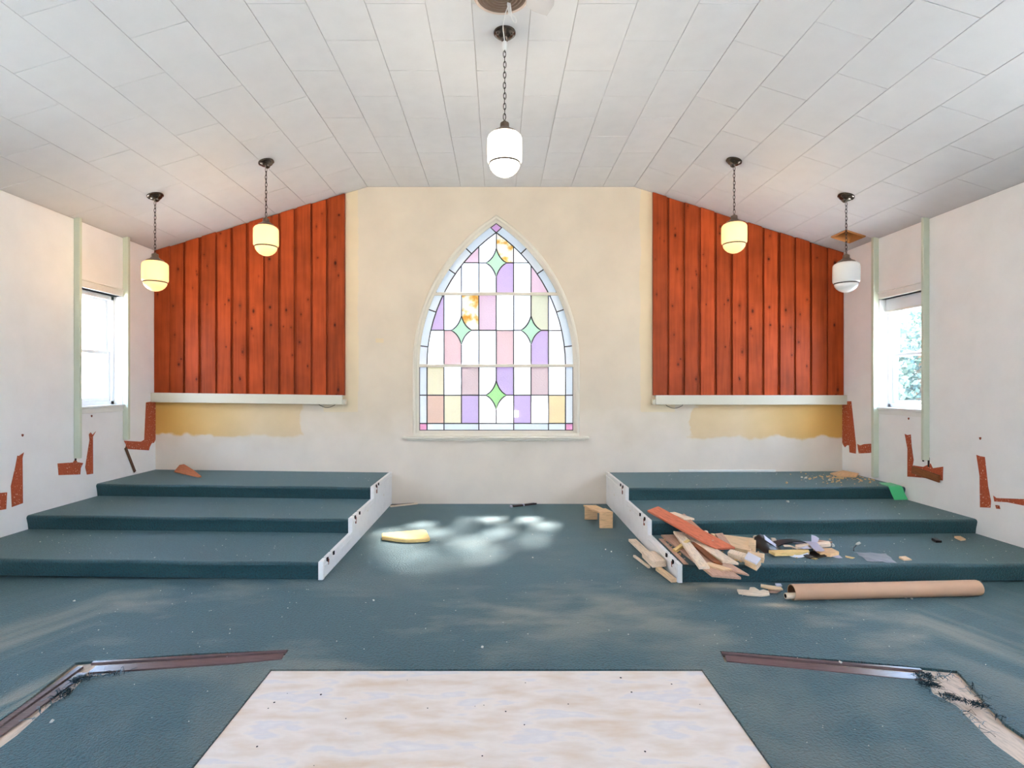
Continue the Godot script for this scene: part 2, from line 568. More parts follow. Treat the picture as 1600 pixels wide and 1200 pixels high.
# reddish bare plaster where benches or rails were torn off; (z, y) outlines on the side walls
func patches(wall: Node, s: int, x0: float):
	var xf := Transform3D(Basis(Vector3(0, 0, 1), Vector3(0, 1, 0), Vector3(-1, 0, 0)), Vector3(x0, 0, 0))
	var list: Array
	if s < 0:
		list = [
			[[2.10, 0.89], [2.085, 0.885], [2.03, 0.912], [2.045, 0.86], [2.04, 0.436], [2.16, 0.425], [2.17, 0.62], [2.12, 0.80]],
			[[2.21, 0.57], [2.56, 0.61], [2.55, 0.44], [2.22, 0.42]],
			[[1.19, 1.01], [1.165, 1.03], [1.135, 1.0], [1.085, 1.035], [1.13, 0.98], [1.128, 0.57], [1.22, 0.575], [1.245, 0.66], [1.225, 0.75], [1.18, 0.95]],
			[[1.625, 0.752], [1.42, 0.735], [1.385, 0.77], [1.36, 0.73], [1.275, 0.708], [1.31, 0.66], [1.318, 0.592], [1.612, 0.632]],
			[[0.20, 1.33], [0.004, 1.345], [0.004, 0.835], [0.04, 0.80], [0.085, 0.80], [0.125, 0.755], [0.14, 0.715], [0.60, 0.785], [0.58, 0.83], [0.62, 0.885], [0.30, 0.842], [0.235, 0.86]],
		]
	else:
		list = [
			[[0.004, 1.34], [0.19, 1.345], [0.215, 1.2], [0.285, 0.80], [0.28, 0.69], [0.155, 0.69], [0.145, 0.78], [0.10, 0.775], [0.06, 0.745], [0.004, 0.79]],
			[[0.31, 0.815], [0.36, 0.80], [0.44, 0.825], [0.575, 0.845], [0.575, 0.735], [0.45, 0.715], [0.34, 0.70], [0.325, 0.75]],
			[[1.13, 1.01], [1.17, 1.0], [1.22, 1.012], [1.235, 0.88], [1.262, 0.74], [1.25, 0.68], [1.40, 0.685], [1.50, 0.735], [1.53, 0.69], [1.665, 0.725], [1.66, 0.585], [1.40, 0.57], [1.25, 0.555], [1.17, 0.545], [1.172, 0.85]],
			[[2.06, 0.893], [2.10, 0.885], [2.15, 0.885], [2.185, 0.62], [2.215, 0.49], [2.21, 0.43], [2.10, 0.41], [2.095, 0.7]],
			[[2.24, 0.545], [2.27, 0.53], [2.6, 0.585], [2.6, 0.52], [2.38, 0.515], [2.25, 0.495]],
			[[2.26, 0.465], [2.30, 0.47], [2.31, 0.44], [2.27, 0.435]],
		]
	for pts in list:
		var st := mb()
		var poly := PackedVector2Array()
		for p in pts:
			poly.append(Vector2(p[0], p[1]))
		if s < 0:
			prism(st, poly, -0.003, 0.001, xf)
		else:
			prism(st, poly, -0.001, 0.003, xf)
		obj("bare_patch", st, M.bare, wall)
	for d in ([[1.149, 1.209], [2.044, 1.076]] if s < 0 else [[1.189, 1.183], [2.102, 1.052]]):
		var st := mb()
		var poly := PackedVector2Array()
		for i in 7:
			poly.append(Vector2(d[0], d[1]) + Vector2.from_angle(TAU * i / 7) * (0.011 + 0.004 * (i % 2)))
		prism(st, poly, -0.003, 0.003, xf)
		obj("screw_hole", st, M.rust, wall)
	# little knobs of torn fixing below the battens, a crack line
	for d in ([[1.385, 0.765], [1.325, 0.83]] if s < 0 else [[1.475, 0.745], [1.40, 0.757]]):
		var st := mb()
		var tall: float = 0.05 if d[0] < 1.33 or s > 0 and d[0] > 1.45 else 0.015
		prism(st, rect(d[0] - 0.012, d[1] - tall, d[0] + 0.012, d[1] + tall), -0.004, 0.004, xf)
		obj("torn_fixing", st, M.soot, wall)

func floor_image() -> ImageTexture:
	# rgb: carpet colour with dust and sawdust trodden in
	var s := 900
	var im := Image.create(s, s, false, Image.FORMAT_RGBA8)
	var a := FastNoiseLite.new()
	a.seed = 71
	a.frequency = 0.006
	a.fractal_octaves = 5
	var b := FastNoiseLite.new()
	b.seed = 72
	b.frequency = 0.02
	b.fractal_octaves = 4
	var dust := Color(0.66, 0.61, 0.52)
	var saw := Color(0.80, 0.70, 0.56)
	for py in s:
		var z := (py + 0.5) / 100.0
		for px in s:
			var x := (px + 0.5) / 100.0 + XL
			var n := a.get_noise_2d(px, py * 1.6)
			var m := b.get_noise_2d(px * 0.8, py * 1.8)
			# dusty walkways across the middle of the floor
			var band := exp(-pow((z - 3.6 + 0.15 * sin(x * 2.0)) / 0.55, 2.0)) * 0.8 + 0.15 + exp(-pow((z - 4.6) / 0.5, 2.0)) * 0.25
			var k := clampf((n + 0.12) * 1.5 + m * 0.9, 0.0, 1.0) * band
			# sawdust shaken out round the corner of the right platform
			var d1 := exp(-(pow((x - 1.55 - m * 0.3) / 0.28, 2.0) + pow((z - 3.12 - n * 0.3) / 0.16, 2.0)))
			var d2 := exp(-(pow((x - 2.0) / 0.22, 2.0) + pow((z - 3.42 - n * 0.1) / 0.05, 2.0)))
			var d3 := exp(-(pow((x + 2.45 + m * 0.1) / 0.16, 2.0) + pow((z - 4.5) / 0.22, 2.0))) * 0.9
			var c := dust.lerp(saw, clampf(d1 + d2 + d3, 0, 1))
			k = clampf(k * 0.42 + (d1 + d2) * (0.45 + m) + d3 * (0.35 + m), 0.0, 0.75)
			c.a = k
			im.set_pixel(px, py, c)
	return ImageTexture.create_from_image(im)

func floors():
	var fl := root("floor")
	struct(fl)
	var st := mb()
	box(st, Vector3(XL, -0.2, 0), Vector3(XR, -0.016, ZB))
	obj("subfloor", st, M.subfloor, fl)
	# the carpet, cut away round the bare plywood aisle and along two channels
	var dust := floor_image()
	M.carpet_floor.detail_albedo = dust
	var mask := Image.create(900, 900, false, Image.FORMAT_RGB8)
	var src := dust.get_image()
	for y in 900:
		for x in 900:
			mask.set_pixel(x, y, g(src.get_pixel(x, y).a))
	M.carpet_floor.detail_mask = ImageTexture.create_from_image(mask)
	M.carpet_floor.detail_uv_layer = BaseMaterial3D.DETAIL_UV_2
	M.carpet_floor.uv1_triplanar = false
	M.carpet_floor.uv1_scale = Vector3(1.9, 1.9, 1)
	M.carpet_floor.detail_mask = null
	var left := PackedVector2Array([Vector2(-1.228, 4.045), Vector2(-1.8, 4.10), Vector2(-2.36, 4.197), Vector2(-2.30, 4.65), Vector2(-2.28, ZB + 1), Vector2(-2.11, ZB + 1), Vector2(-2.125, 4.85), Vector2(-2.165, 4.62), Vector2(-2.15, 4.5), Vector2(-2.19, 4.36), Vector2(-2.05, 4.305), Vector2(-1.5, 4.225), Vector2(-1.225, 4.165)])
	var right := PackedVector2Array([Vector2(1.283, 4.061), Vector2(2.03, 4.19), Vector2(2.475, 4.29), Vector2(2.31, 4.76), Vector2(2.30, ZB + 1), Vector2(2.12, ZB + 1), Vector2(2.13, 4.90), Vector2(2.2, 4.62), Vector2(2.17, 4.51), Vector2(2.24, 4.40), Vector2(1.9, 4.325), Vector2(1.26, 4.19)])
	var parts := [rect(XL, 0.0, XR, ZB)]
	for cut in [rect(-1.241, 4.275, 1.103, ZB + 1), left, right]:
		var next := []
		for p in parts:
			next += Array(Geometry2D.clip_polygons(p, cut))
		parts = next
	var down := Transform3D(Basis(Vector3(1, 0, 0), Vector3(0, 0, 1), Vector3(0, -1, 0)), Vector3.ZERO)
	st = mb()
	UVF = func(p: Vector3) -> Vector2: return Vector2(p.x, p.z)
	for p in parts:
		prism(st, p, 0.0, 0.014, down)
	UVF = no_uv
	var mesh: ArrayMesh = st.commit()
	# second set of coordinates for the dust
	var arr := mesh.surface_get_arrays(0)
	var uv2 := PackedVector2Array()
	for p in arr[Mesh.ARRAY_VERTEX]:
		uv2.append(Vector2((p.x - XL) / 9.0, clampf(p.z / 9.0, 0.0, 1.0)))
	arr[Mesh.ARRAY_TEX_UV2] = uv2
	var am := ArrayMesh.new()
	am.add_surface_from_arrays(Mesh.PRIMITIVE_TRIANGLES, arr)
	obj("carpet", am, M.carpet_floor, fl)
	# plywood sheets of the bare aisle
	for z in [4.278, 6.72, 9.16]:
		st = mb()
		box(st, Vector3(-1.238, -0.016, z), Vector3(1.10, -0.006, minf(z + 2.438, ZB)), 0.0015)
		obj("plywood_sheet", st, M.ply, fl)
	# nails and knots left in the plywood
	for i in 26:
		st = mb()
		lathe(st, [Vector2(0.0, 0.0015), Vector2(rng.randf_range(0.002, 0.006), 0.0)], 7, Transform3D(Basis().scaled(Vector3(1, 1, 1.2)), Vector3(rng.randf_range(-1.2, 1.07), -0.0055, rng.randf_range(4.33, 5.15))))
		obj("nail_head", st, M.soot, fl)
	# nailed strips lying in the channels
	for s in [-1, 1]:
		var a := Vector3(-1.235, -0.003, 4.12) if s < 0 else Vector3(1.285, -0.003, 4.14)
		var b := Vector3(-2.22, -0.003, 4.265) if s < 0 else Vector3(2.235, -0.003, 4.345)
		plank("floor_strip", "", "", a, b, 0.075, 0.012, M.strip, "", 0.0, 0.0, fl)
		var off := Vector3(0, 0.004, -0.062)
		plank("floor_strip", "", "", a + off, b + off + Vector3(-0.05 if s < 0 else 0.06, 0, -0.01), 0.022, 0.016, M.strip, "", 0.0, 0.0, fl)
		var off2 := Vector3(0, -0.006, -0.045)
		plank("floor_gap", "", "", a + off2, b + off2, 0.012, 0.008, M.strip_dark, "", 0.0, 0.0, fl)
		if s < 0:
			plank("floor_strip", "", "", Vector3(-2.30, 0.001, 4.24), Vector3(-2.24, 0.001, 5.6), 0.03, 0.016, M.strip, "", 0.0, 0.0, fl)
			plank("floor_strip", "", "", Vector3(-2.245, -0.004, 4.3), Vector3(-2.205, -0.004, 5.6), 0.05, 0.01, M.strip, "", 0.0, 0.0, fl)
	# frayed carpet edges along the channels
	var fr := mb()
	var fd := mb()
	var runs := [[Vector3(-2.17, 0, 4.36), Vector3(-2.14, 0, 4.75)], [Vector3(-2.0, 0, 4.30), Vector3(-2.19, 0, 4.37)], [Vector3(2.19, 0, 4.40), Vector3(2.17, 0, 4.85)], [Vector3(2.44, 0, 4.32), Vector3(2.32, 0, 4.75)], [Vector3(2.21, 0, 4.36), Vector3(2.38, 0, 4.36)]]
	for r in runs:
		for i in 46:
			var p: Vector3 = r[0].lerp(r[1], rng.randf()) + Vector3(rng.randf_range(-0.03, 0.03), 0.002, rng.randf_range(-0.03, 0.03))
			var d := Vector3(rng.randf_range(-1, 1), 0, rng.randf_range(-1, 1)).normalized() * rng.randf_range(0.015, 0.07)
			var q := p + d
			tube(fr if i % 3 else fd, [p, p.lerp(q, 0.4) + Vector3(0, rng.randf_range(0.004, 0.02), 0), q + Vector3(0, rng.randf_range(-0.001, 0.012), 0)], rng.randf_range(0.0008, 0.002), 4, 0.5)
	for c in [[-2.19, 4.40], [-2.17, 4.53], [2.24, 4.36], [2.21, 4.44], [2.22, 4.56], [2.3, 4.62]]:
		for i in 40:
			var p := Vector3(c[0], 0.003, c[1]) + Vector3(rng.randf_range(-0.035, 0.035), 0, rng.randf_range(-0.025, 0.025))
			tube(fd, [p, p + Vector3(rng.randf_range(-0.02, 0.02), 0.014, rng.randf_range(-0.02, 0.02)), p + Vector3(rng.randf_range(-0.04, 0.04), 0.004, rng.randf_range(-0.03, 0.03))], 0.0018, 4, 0.6)
	obj("frayed_yarn", fr, M.fray, fl).set_meta("kind", "stuff")
	obj("frayed_backing", fd, M.carpet_dark, fl).set_meta("kind", "stuff")

func ceiling():
	var c := root("ceiling")
	struct(c)
	var hole := rect(2.472, 0.355, 2.722, 0.665)   # on the right slope: (distance down the slope, z)
	var up := 0.012
	var lw := Vector2(CL - XL, YC - YL).length()
	var rwid := Vector2(XR - CR, YC - YR).length()
	var xl := Transform3D(Basis(Vector3(XL - CL, YL - YC, 0) / lw, Vector3(0, 0, 1), Vector3(YL - YC, CL - XL, 0) / lw), Vector3(CL, YC, 0))
	var xr := Transform3D(Basis(Vector3(XR - CR, YR - YC, 0) / rwid, Vector3(0, 0, 1), Vector3(YR - YC, CR - XR, 0) / rwid), Vector3(CR, YC, 0))
	var xm := Transform3D(Basis(Vector3(1, 0, 0), Vector3(0, 0, 1), Vector3(0, -1, 0)), Vector3(0, YC, 0))
	# the deck above the tiles
	var st := mb()
	var z_end := 5.2
	prism(st, rect(CL - 0.04, -0.18, CR + 0.04, z_end), -0.12, -up, xm)
	prism(st, rect(CL - 0.002, z_end, CR + 0.002, ZB + 0.18), -0.12, 0.0, xm)
	prism(st, rect(CL - 0.1, -0.18, CR + 0.1, ZB + 0.18), -0.16, -0.1, xm)
	prism(st, rect(0, -0.18, lw + 0.22, z_end), up, 0.12, xl)
	prism(st, rect(0, z_end, lw + 0.22, ZB + 0.18), 0.0, 0.12, xl)
	prism(st, rect(0, z_end, rwid + 0.22, ZB + 0.18), -0.12, 0.0, xr)
	for r in [rect(0, -0.18, 2.472, z_end), rect(2.722, -0.18, rwid + 0.22, z_end), rect(2.472, -0.18, 2.722, 0.355), rect(2.472, 0.665, 2.722, z_end)]:
		prism(st, r, -0.12, -up, xr)
	obj("ceiling_deck", st, M.joint, c)
	# strips of tiles, half a tile out of step with each other
	var mid := [-1.72, -1.31, -0.911, -0.502, -0.188, 0.217, 0.535, 0.936, 1.354, 1.76]
	var strips := []
	for i in 9:
		strips.append([xm, mid[i], mid[i + 1], i % 2, -1])
	for i in 7:
		strips.append([xl, lw * i / 7.0, lw * (i + 1) / 7.0, (i + 1) % 2, 1])
		strips.append([xr, rwid * i / 7.0, rwid * (i + 1) / 7.0, (i + 1) % 2, -1])
	for s in strips:
		var z := 0.0
		var next := 0.26 if s[3] == 0 else 0.666
		while z < z_end - 0.01:
			var e := minf(next, z_end)
			var gap := rng.randf_range(0.0011, 0.0024)
			var poly := rect(s[1] + gap, z + gap, s[2] - gap, e - gap)
			var bits := [poly]
			if s[0] == xr and s[2] > 2.472 and s[1] < 2.722 and e > 0.355 and z < 0.665:
				bits = []
				for half in [rect(s[1] + gap, z + gap, 2.6, e - gap), rect(2.6, z + gap, s[2] - gap, e - gap)]:
					if half[1].x > half[0].x:
						bits += Array(Geometry2D.clip_polygons(half, hole))
			st = mb()
			var lift := rng.randf_range(0.0, 0.0015)
			for b in bits:
				if s[4] > 0:
					prism(st, b, lift, up + 0.001, s[0], 0.002)
				else:
					prism(st, b, -up - 0.001, -lift, s[0], 0.002)
			obj("ceiling_tile", st, M.ceiling if rng.randf() < 0.5 else M.ceiling_b, c)
			z = e
			next += 0.812
	# the open duct boot in the right slope, its cardboard lining hanging a little proud
	var d := root("duct_opening")
	st = mb()
	for r in [rect(2.474, 0.357, 2.486, 0.663), rect(2.708, 0.357, 2.720, 0.663), rect(2.486, 0.357, 2.708, 0.369), rect(2.486, 0.651, 2.708, 0.663)]:
		prism(st, r, -0.30, 0.012, xr)
	obj("lining", st, M.kraft, d)
	st = mb()
	prism(st, rect(2.474, 0.357, 2.720, 0.663), -0.31, -0.30, xr)
	obj("back_board", st, M.kraft_dark, d)
	tag(d, "open square duct hole lined with brown board in the ceiling by the right wall", "vent")

# ------------------------------------------------------------------ stained glass
func sweep(st: SurfaceTool, path: PackedVector2Array, prof: Array):
	# path in x, y (inner line); prof of (outward, z) points
	var k := path.size()
	var outs := []
	for i in k:
		var e0 := (path[i] - path[maxi(i - 1, 0)]).normalized()
		var e1 := (path[mini(i + 1, k - 1)] - path[i]).normalized()
		if i == 0:
			e0 = e1
		if i == k - 1:
			e1 = e0
		var b := Vector2(-e0.y, e0.x) + Vector2(-e1.y, e1.x)
		outs.append(b * 2.0 / maxf(b.length_squared(), 0.5))
	for i in k - 1:
		for j in prof.size() - 1:
			var p := []
			for q in [[i, j], [i + 1, j], [i + 1, j + 1], [i, j + 1]]:
				var w: Vector2 = path[q[0]] + outs[q[0]] * prof[q[1]].x
				p.append(Vector3(w.x, w.y, prof[q[1]].y))
			var t: Vector2 = prof[j + 1] - prof[j]
			var o: Vector2 = (outs[i] + outs[i + 1]).normalized()
			var n := Vector3(o.x * -t.y, o.y * -t.y, t.x).normalized()
			quad(st, p[0], p[1], p[2], p[3], n)

func star(cx: float, cy: float, hw: float, hh: float) -> PackedVector2Array:
	var out := PackedVector2Array()
	var tips := [Vector2(0, hh), Vector2(-hw, 0), Vector2(0, -hh), Vector2(hw, 0)]
	for i in 4:
		var a: Vector2 = tips[i]
		var b: Vector2 = tips[(i + 1) % 4]
		for j in 6:
			var t := j / 6.0
			var m := a.lerp(b, 0.5) * 0.52
			out.append(Vector2(cx, cy) + a.lerp(m, t).lerp(m.lerp(b, t), t))
	return out

func stained_window():
	var w := root("window_1", Vector3(0, 0, 0))
	struct(w, "tall pointed arch stained glass window of pastel panes in the back wall", "window")
	var frame := mb()
	# casing: moulded band proud of the wall, stepping back to the glass
	sweep(frame, arch(0.0, GY0 - 0.03), [Vector2(0.0, -0.075), Vector2(0.0, -0.03), Vector2(0.028, -0.012), Vector2(0.032, 0.012), Vector2(0.042, 0.028), Vector2(0.062, 0.030), Vector2(0.076, 0.018), Vector2(0.080, 0.0)])
	obj("casing", frame, M.casing, w)
	var st := mb()
	box(st, Vector3(GX - GW, GY0 - 0.05, -0.16), Vector3(GX + GW, GY0, -0.02), 0.003)
	obj("bottom_rail", st, M.casing, w)
	st = mb()
	box(st, Vector3(GX - 1.215, 0.853, -0.02), Vector3(GX + 1.205, 0.883, 0.075), 0.008)
	box(st, Vector3(GX - 1.16, 0.825, -0.005), Vector3(GX + 1.15, 0.855, 0.03), 0.006)
	box(st, Vector3(GX - GW - 0.07, 0.883, -0.03), Vector3(GX + GW + 0.07, GY0 - 0.03, 0.012), 0.004)
	obj("sill", st, M.casing, w)
	for y in [1.805, 2.749]:
		st = mb()
		var half := GW if y < GYS else sqrt(GR * GR - pow(y - GYS, 2.0)) - (GR - GW)
		box(st, Vector3(GX - half - 0.012, y - 0.019, -0.085), Vector3(GX + half + 0.012, y + 0.019, -0.035), 0.004)
		obj("glazing_bar", st, M.casing, w)
	# ---- panes
	var inner := arch(-0.1, GY0 + 0.092)
	var outer := arch(0.0, GY0)
	var col := []
	for i in 9:
		col.append(GX + (i - 4) * 0.2291)
	var rows := [1.046, 1.418, 1.805, 2.272, 2.749, 3.160, 3.9]
	var stars := [star(col[4], 3.160, 0.137, 0.19), star(col[2], 2.272, 0.137, 0.19), star(col[6], 2.272, 0.137, 0.19), star(col[4], 1.418, 0.137, 0.19)]
	var pal := {
		"w": glass(Color(0.98, 0.98, 0.99), 0.075), "W": glass(Color(0.93, 0.95, 0.97), 0.02), "p": glass(Color(0.78, 0.66, 0.90)), "k": glass(Color(0.93, 0.79, 0.90)),
		"r": glass(Color(0.93, 0.76, 0.79)), "d": glass(Color(0.84, 0.72, 0.74)), "s": glass(Color(0.88, 0.70, 0.61)), "y": glass(Color(0.96, 0.92, 0.76)), "c": glass(Color(0.98, 0.97, 0.90), 0.02),
		"a": glass(Color(0.97, 0.85, 0.60)), "g": glass(Color(0.88, 0.89, 0.77)), "G": glass(Color(0.72, 0.95, 0.80)), "N": glass(Color(0.57, 0.87, 0.47)), "b": glass(Color(0.90, 0.95, 1.0)), "B": glass(Color(0.94, 0.97, 1.0)), "m": glass(Color(0.90, 0.70, 0.92)), "M": glass(Color(0.94, 0.53, 0.76)),
	}
	var am := noise_tex(256, 81, 0.012, [[0.0, Color(1, 1, 1)], [0.45, Color(1, 0.99, 0.95)], [0.6, Color(0.98, 0.88, 0.62)], [0.8, Color(0.92, 0.68, 0.30)], [1.0, Color(0.9, 0.6, 0.2)]], 4, 0.5)
	pal["A"] = glass(Color.WHITE)
	pal["A"].albedo_texture = am
	pal["A"].uv1_triplanar = true
	pal["A"].uv1_world_triplanar = true
	pal["A"].uv1_scale = Vector3.ONE * 1.6
	# a slight ripple to all of it
	var rip := noise_tex(256, 83, 0.06, [[0.0, g(0.0)], [1.0, g(1.0)]], 2)
	for k in pal:
		pal[k].heightmap_enabled = true
		pal[k].heightmap_texture = rip
		pal[k].heightmap_scale = 0.25
		if k != "A":
			pal[k].uv1_triplanar = true
			pal[k].uv1_world_triplanar = true
			pal[k].uv1_scale = Vector3.ONE * 3.0
	var what := ["sypcwpwa", "ywdWpcdw", "wrwcrwpW", "pwAkwWgw", "_cwWpwk_", "__kwAw__"]
	var z0 := -0.062
	var lines := []
	for r in 6:
		for i in 8:
			var ch: String = what[r][i]
			if ch == "_":
				continue
			var x0: float = col[i] if i > 0 else col[0] - 0.01
			var x1: float = col[i + 1] if i < 7 else col[8] + 0.01
			for bit in Geometry2D.intersect_polygons(rect(x0, rows[r], x1, rows[r + 1]), inner):
				var left := [bit]
				for s in stars:
					var nx := []
					for q in left:
						nx += Array(Geometry2D.clip_polygons(q, s))
					left = nx
				for q in left:
					if r == 0 and i == 5:
						var nx2 := Array(Geometry2D.clip_polygons(q, rect(x0 - 0.01, 1.13, x0 + 0.062, 1.215)))
						if nx2.size() == 1:
							q = nx2[0]
					if absf(area(q)) < 0.0008:
						continue
					pane(w, q, z0, pal[ch])
	for i in 4:
		pane(w, stars[i], z0, pal["N"] if i == 3 else pal["G"])
	pane(w, rect(col[5], 1.13, col[5] + 0.062, 1.215), z0 - 0.004, pal["w"])
	# border: along the bottom, up the jambs, round the arch
	var bx := [GX - GW, col[0], col[1], col[3], col[5], col[7], col[8], GX + GW]
	for i in 7:
		pane(w, rect(bx[i], GY0, bx[i + 1], 1.046), z0, pal["M"] if i in [0, 6] else pal["B" if i % 2 else "b"])
	for s in [-1, 1]:
		var e0: float = GX + s * GW
		var e1: float = GX + s * (GW - 0.1)
		for r in [[1.046, 1.418], [1.418, 1.81]]:
			pane(w, rect(minf(e0, e1), r[0], maxf(e0, e1), r[1]), z0, pal["B"] if r[0] < 1.3 else pal["b"])
		var c := GR - GW
		var stop := acos(c / GR)
		var stop_in := acos(c / (GR - 0.1))
		var apex := PackedVector2Array([Vector2(GX, 3.70), Vector2(GX - 0.072, 3.622), Vector2(GX, 3.555), Vector2(GX + 0.072, 3.622)])
		var an := [0.0, 0.115, 0.335, 0.445, 0.60, 0.76, stop]
		for k in an.size() - 1:
			var poly := PackedVector2Array()
			for j in 7:
				var a: float = lerpf(an[k], an[k + 1], j / 6.0)
				poly.append(Vector2(GX + s * (GR * cos(a) - c), GYS + GR * sin(a)))
			for j in 7:
				var a: float = minf(lerpf(an[k + 1], an[k], j / 6.0), stop_in)
				poly.append(Vector2(GX + s * ((GR - 0.1) * cos(a) - c), GYS + (GR - 0.1) * sin(a)))
			for bit in Geometry2D.clip_polygons(poly, apex):
				if absf(area(bit)) > 0.0008:
					pane(w, bit, z0, pal["b"] if k % 2 else pal["B"])
			if k > 0:
				lines.append([poly[0], poly[13]])
		lines.append([Vector2(e0, GYS), Vector2(e0, GY0)])
		var rim := []
		for j in 15:
			var a := acos(c / (GR - 0.1)) * j / 14.0
			rim.append(Vector2(GX + s * ((GR - 0.1) * cos(a) - c), GYS + (GR - 0.1) * sin(a)))
		rim.push_front(Vector2(e1, GY0))
		lines.append(rim)
		var dia := [Vector2(GX, 3.68), Vector2(GX + s * 0.072, 3.622), Vector2(GX, 3.555)]
		lines.append(dia)
	pane(w, PackedVector2Array([Vector2(GX, 3.675), Vector2(GX - 0.072, 3.622), Vector2(GX, 3.555), Vector2(GX + 0.072, 3.622)]), z0, pal["m"])
	# leads
	var reach := func(x: float) -> float:
		return GYS + sqrt(maxf(0.0, pow(GR - 0.1, 2.0) - pow(absf(x - GX) + GR - GW, 2.0)))
	for i in 9:
		var segs := [[GY0 if i in [1, 3, 5, 7] else 1.046, reach.call(col[i])]]
		if i in [0, 8]:
			continue
		if i == 4:
			segs = [[1.046, 1.228], [1.608, 2.97], [3.35, reach.call(col[4])]]
		elif i in [2, 6]:
			segs = [[1.046, 2.082], [2.462, reach.call(col[i])]]
		for s in segs:
			lines.append([Vector2(col[i], s[0]), Vector2(col[i], s[1])])
	var cross := func(y: float) -> float:
		return sqrt(maxf(0.0, pow(GR - 0.1, 2.0) - pow(maxf(0.0, y - GYS), 2.0))) - (GR - GW)
	for row in [[1.046, []], [1.418, [4]], [2.272, [2, 6]], [3.160, [4]]]:
		var y: float = row[0]
		var a: float = GX - (GW if y < 1.5 else cross.call(y))
		var stop_at := []
		for i in row[1]:
			stop_at += [col[i] - 0.137, col[i] + 0.137]
		stop_at = [a] + stop_at + [2.0 * GX - a]
		for i in range(0, stop_at.size(), 2):
			lines.append([Vector2(stop_at[i], y), Vector2(stop_at[i + 1], y)])
	for s in stars:
		var ring := Array(s)
		ring.append(s[0])
		lines.append(ring)
	lines.append([Vector2(GX - GW, GY0 + 0.002), Vector2(GX + GW, GY0 + 0.002)])
	for l in lines:
		var path := []
		for p in l:
			path.append(Vector3(p.x, p.y, z0 + 0.002))
		if path.size() > 1:
			st = mb()
			tube(st, path, 0.0078, 6)
			obj("lead_came", st, M.lead, w)

func area(p: PackedVector2Array) -> float:
	var a := 0.0
	for i in p.size():
		var q := p[(i + 1) % p.size()]
		a += p[i].x * q.y - q.x * p[i].y
	return a * 0.5

func pane(w: Node, poly: PackedVector2Array, z: float, m: Material):
	# one sheet thick: light is scattered through it once
	var p := PackedVector2Array(poly)
	if Geometry2D.is_polygon_clockwise(p):
		p.reverse()
	var idx := Geometry2D.triangulate_polygon(p)
	var st := mb()
	for t in range(0, idx.size(), 3):
		tri(st, Vector3(p[idx[t]].x, p[idx[t]].y, z), Vector3(p[idx[t + 1]].x, p[idx[t + 1]].y, z), Vector3(p[idx[t + 2]].x, p[idx[t + 2]].y, z), Vector3.BACK, Vector3.BACK, Vector3.BACK)
	obj("pane", st, m, w)

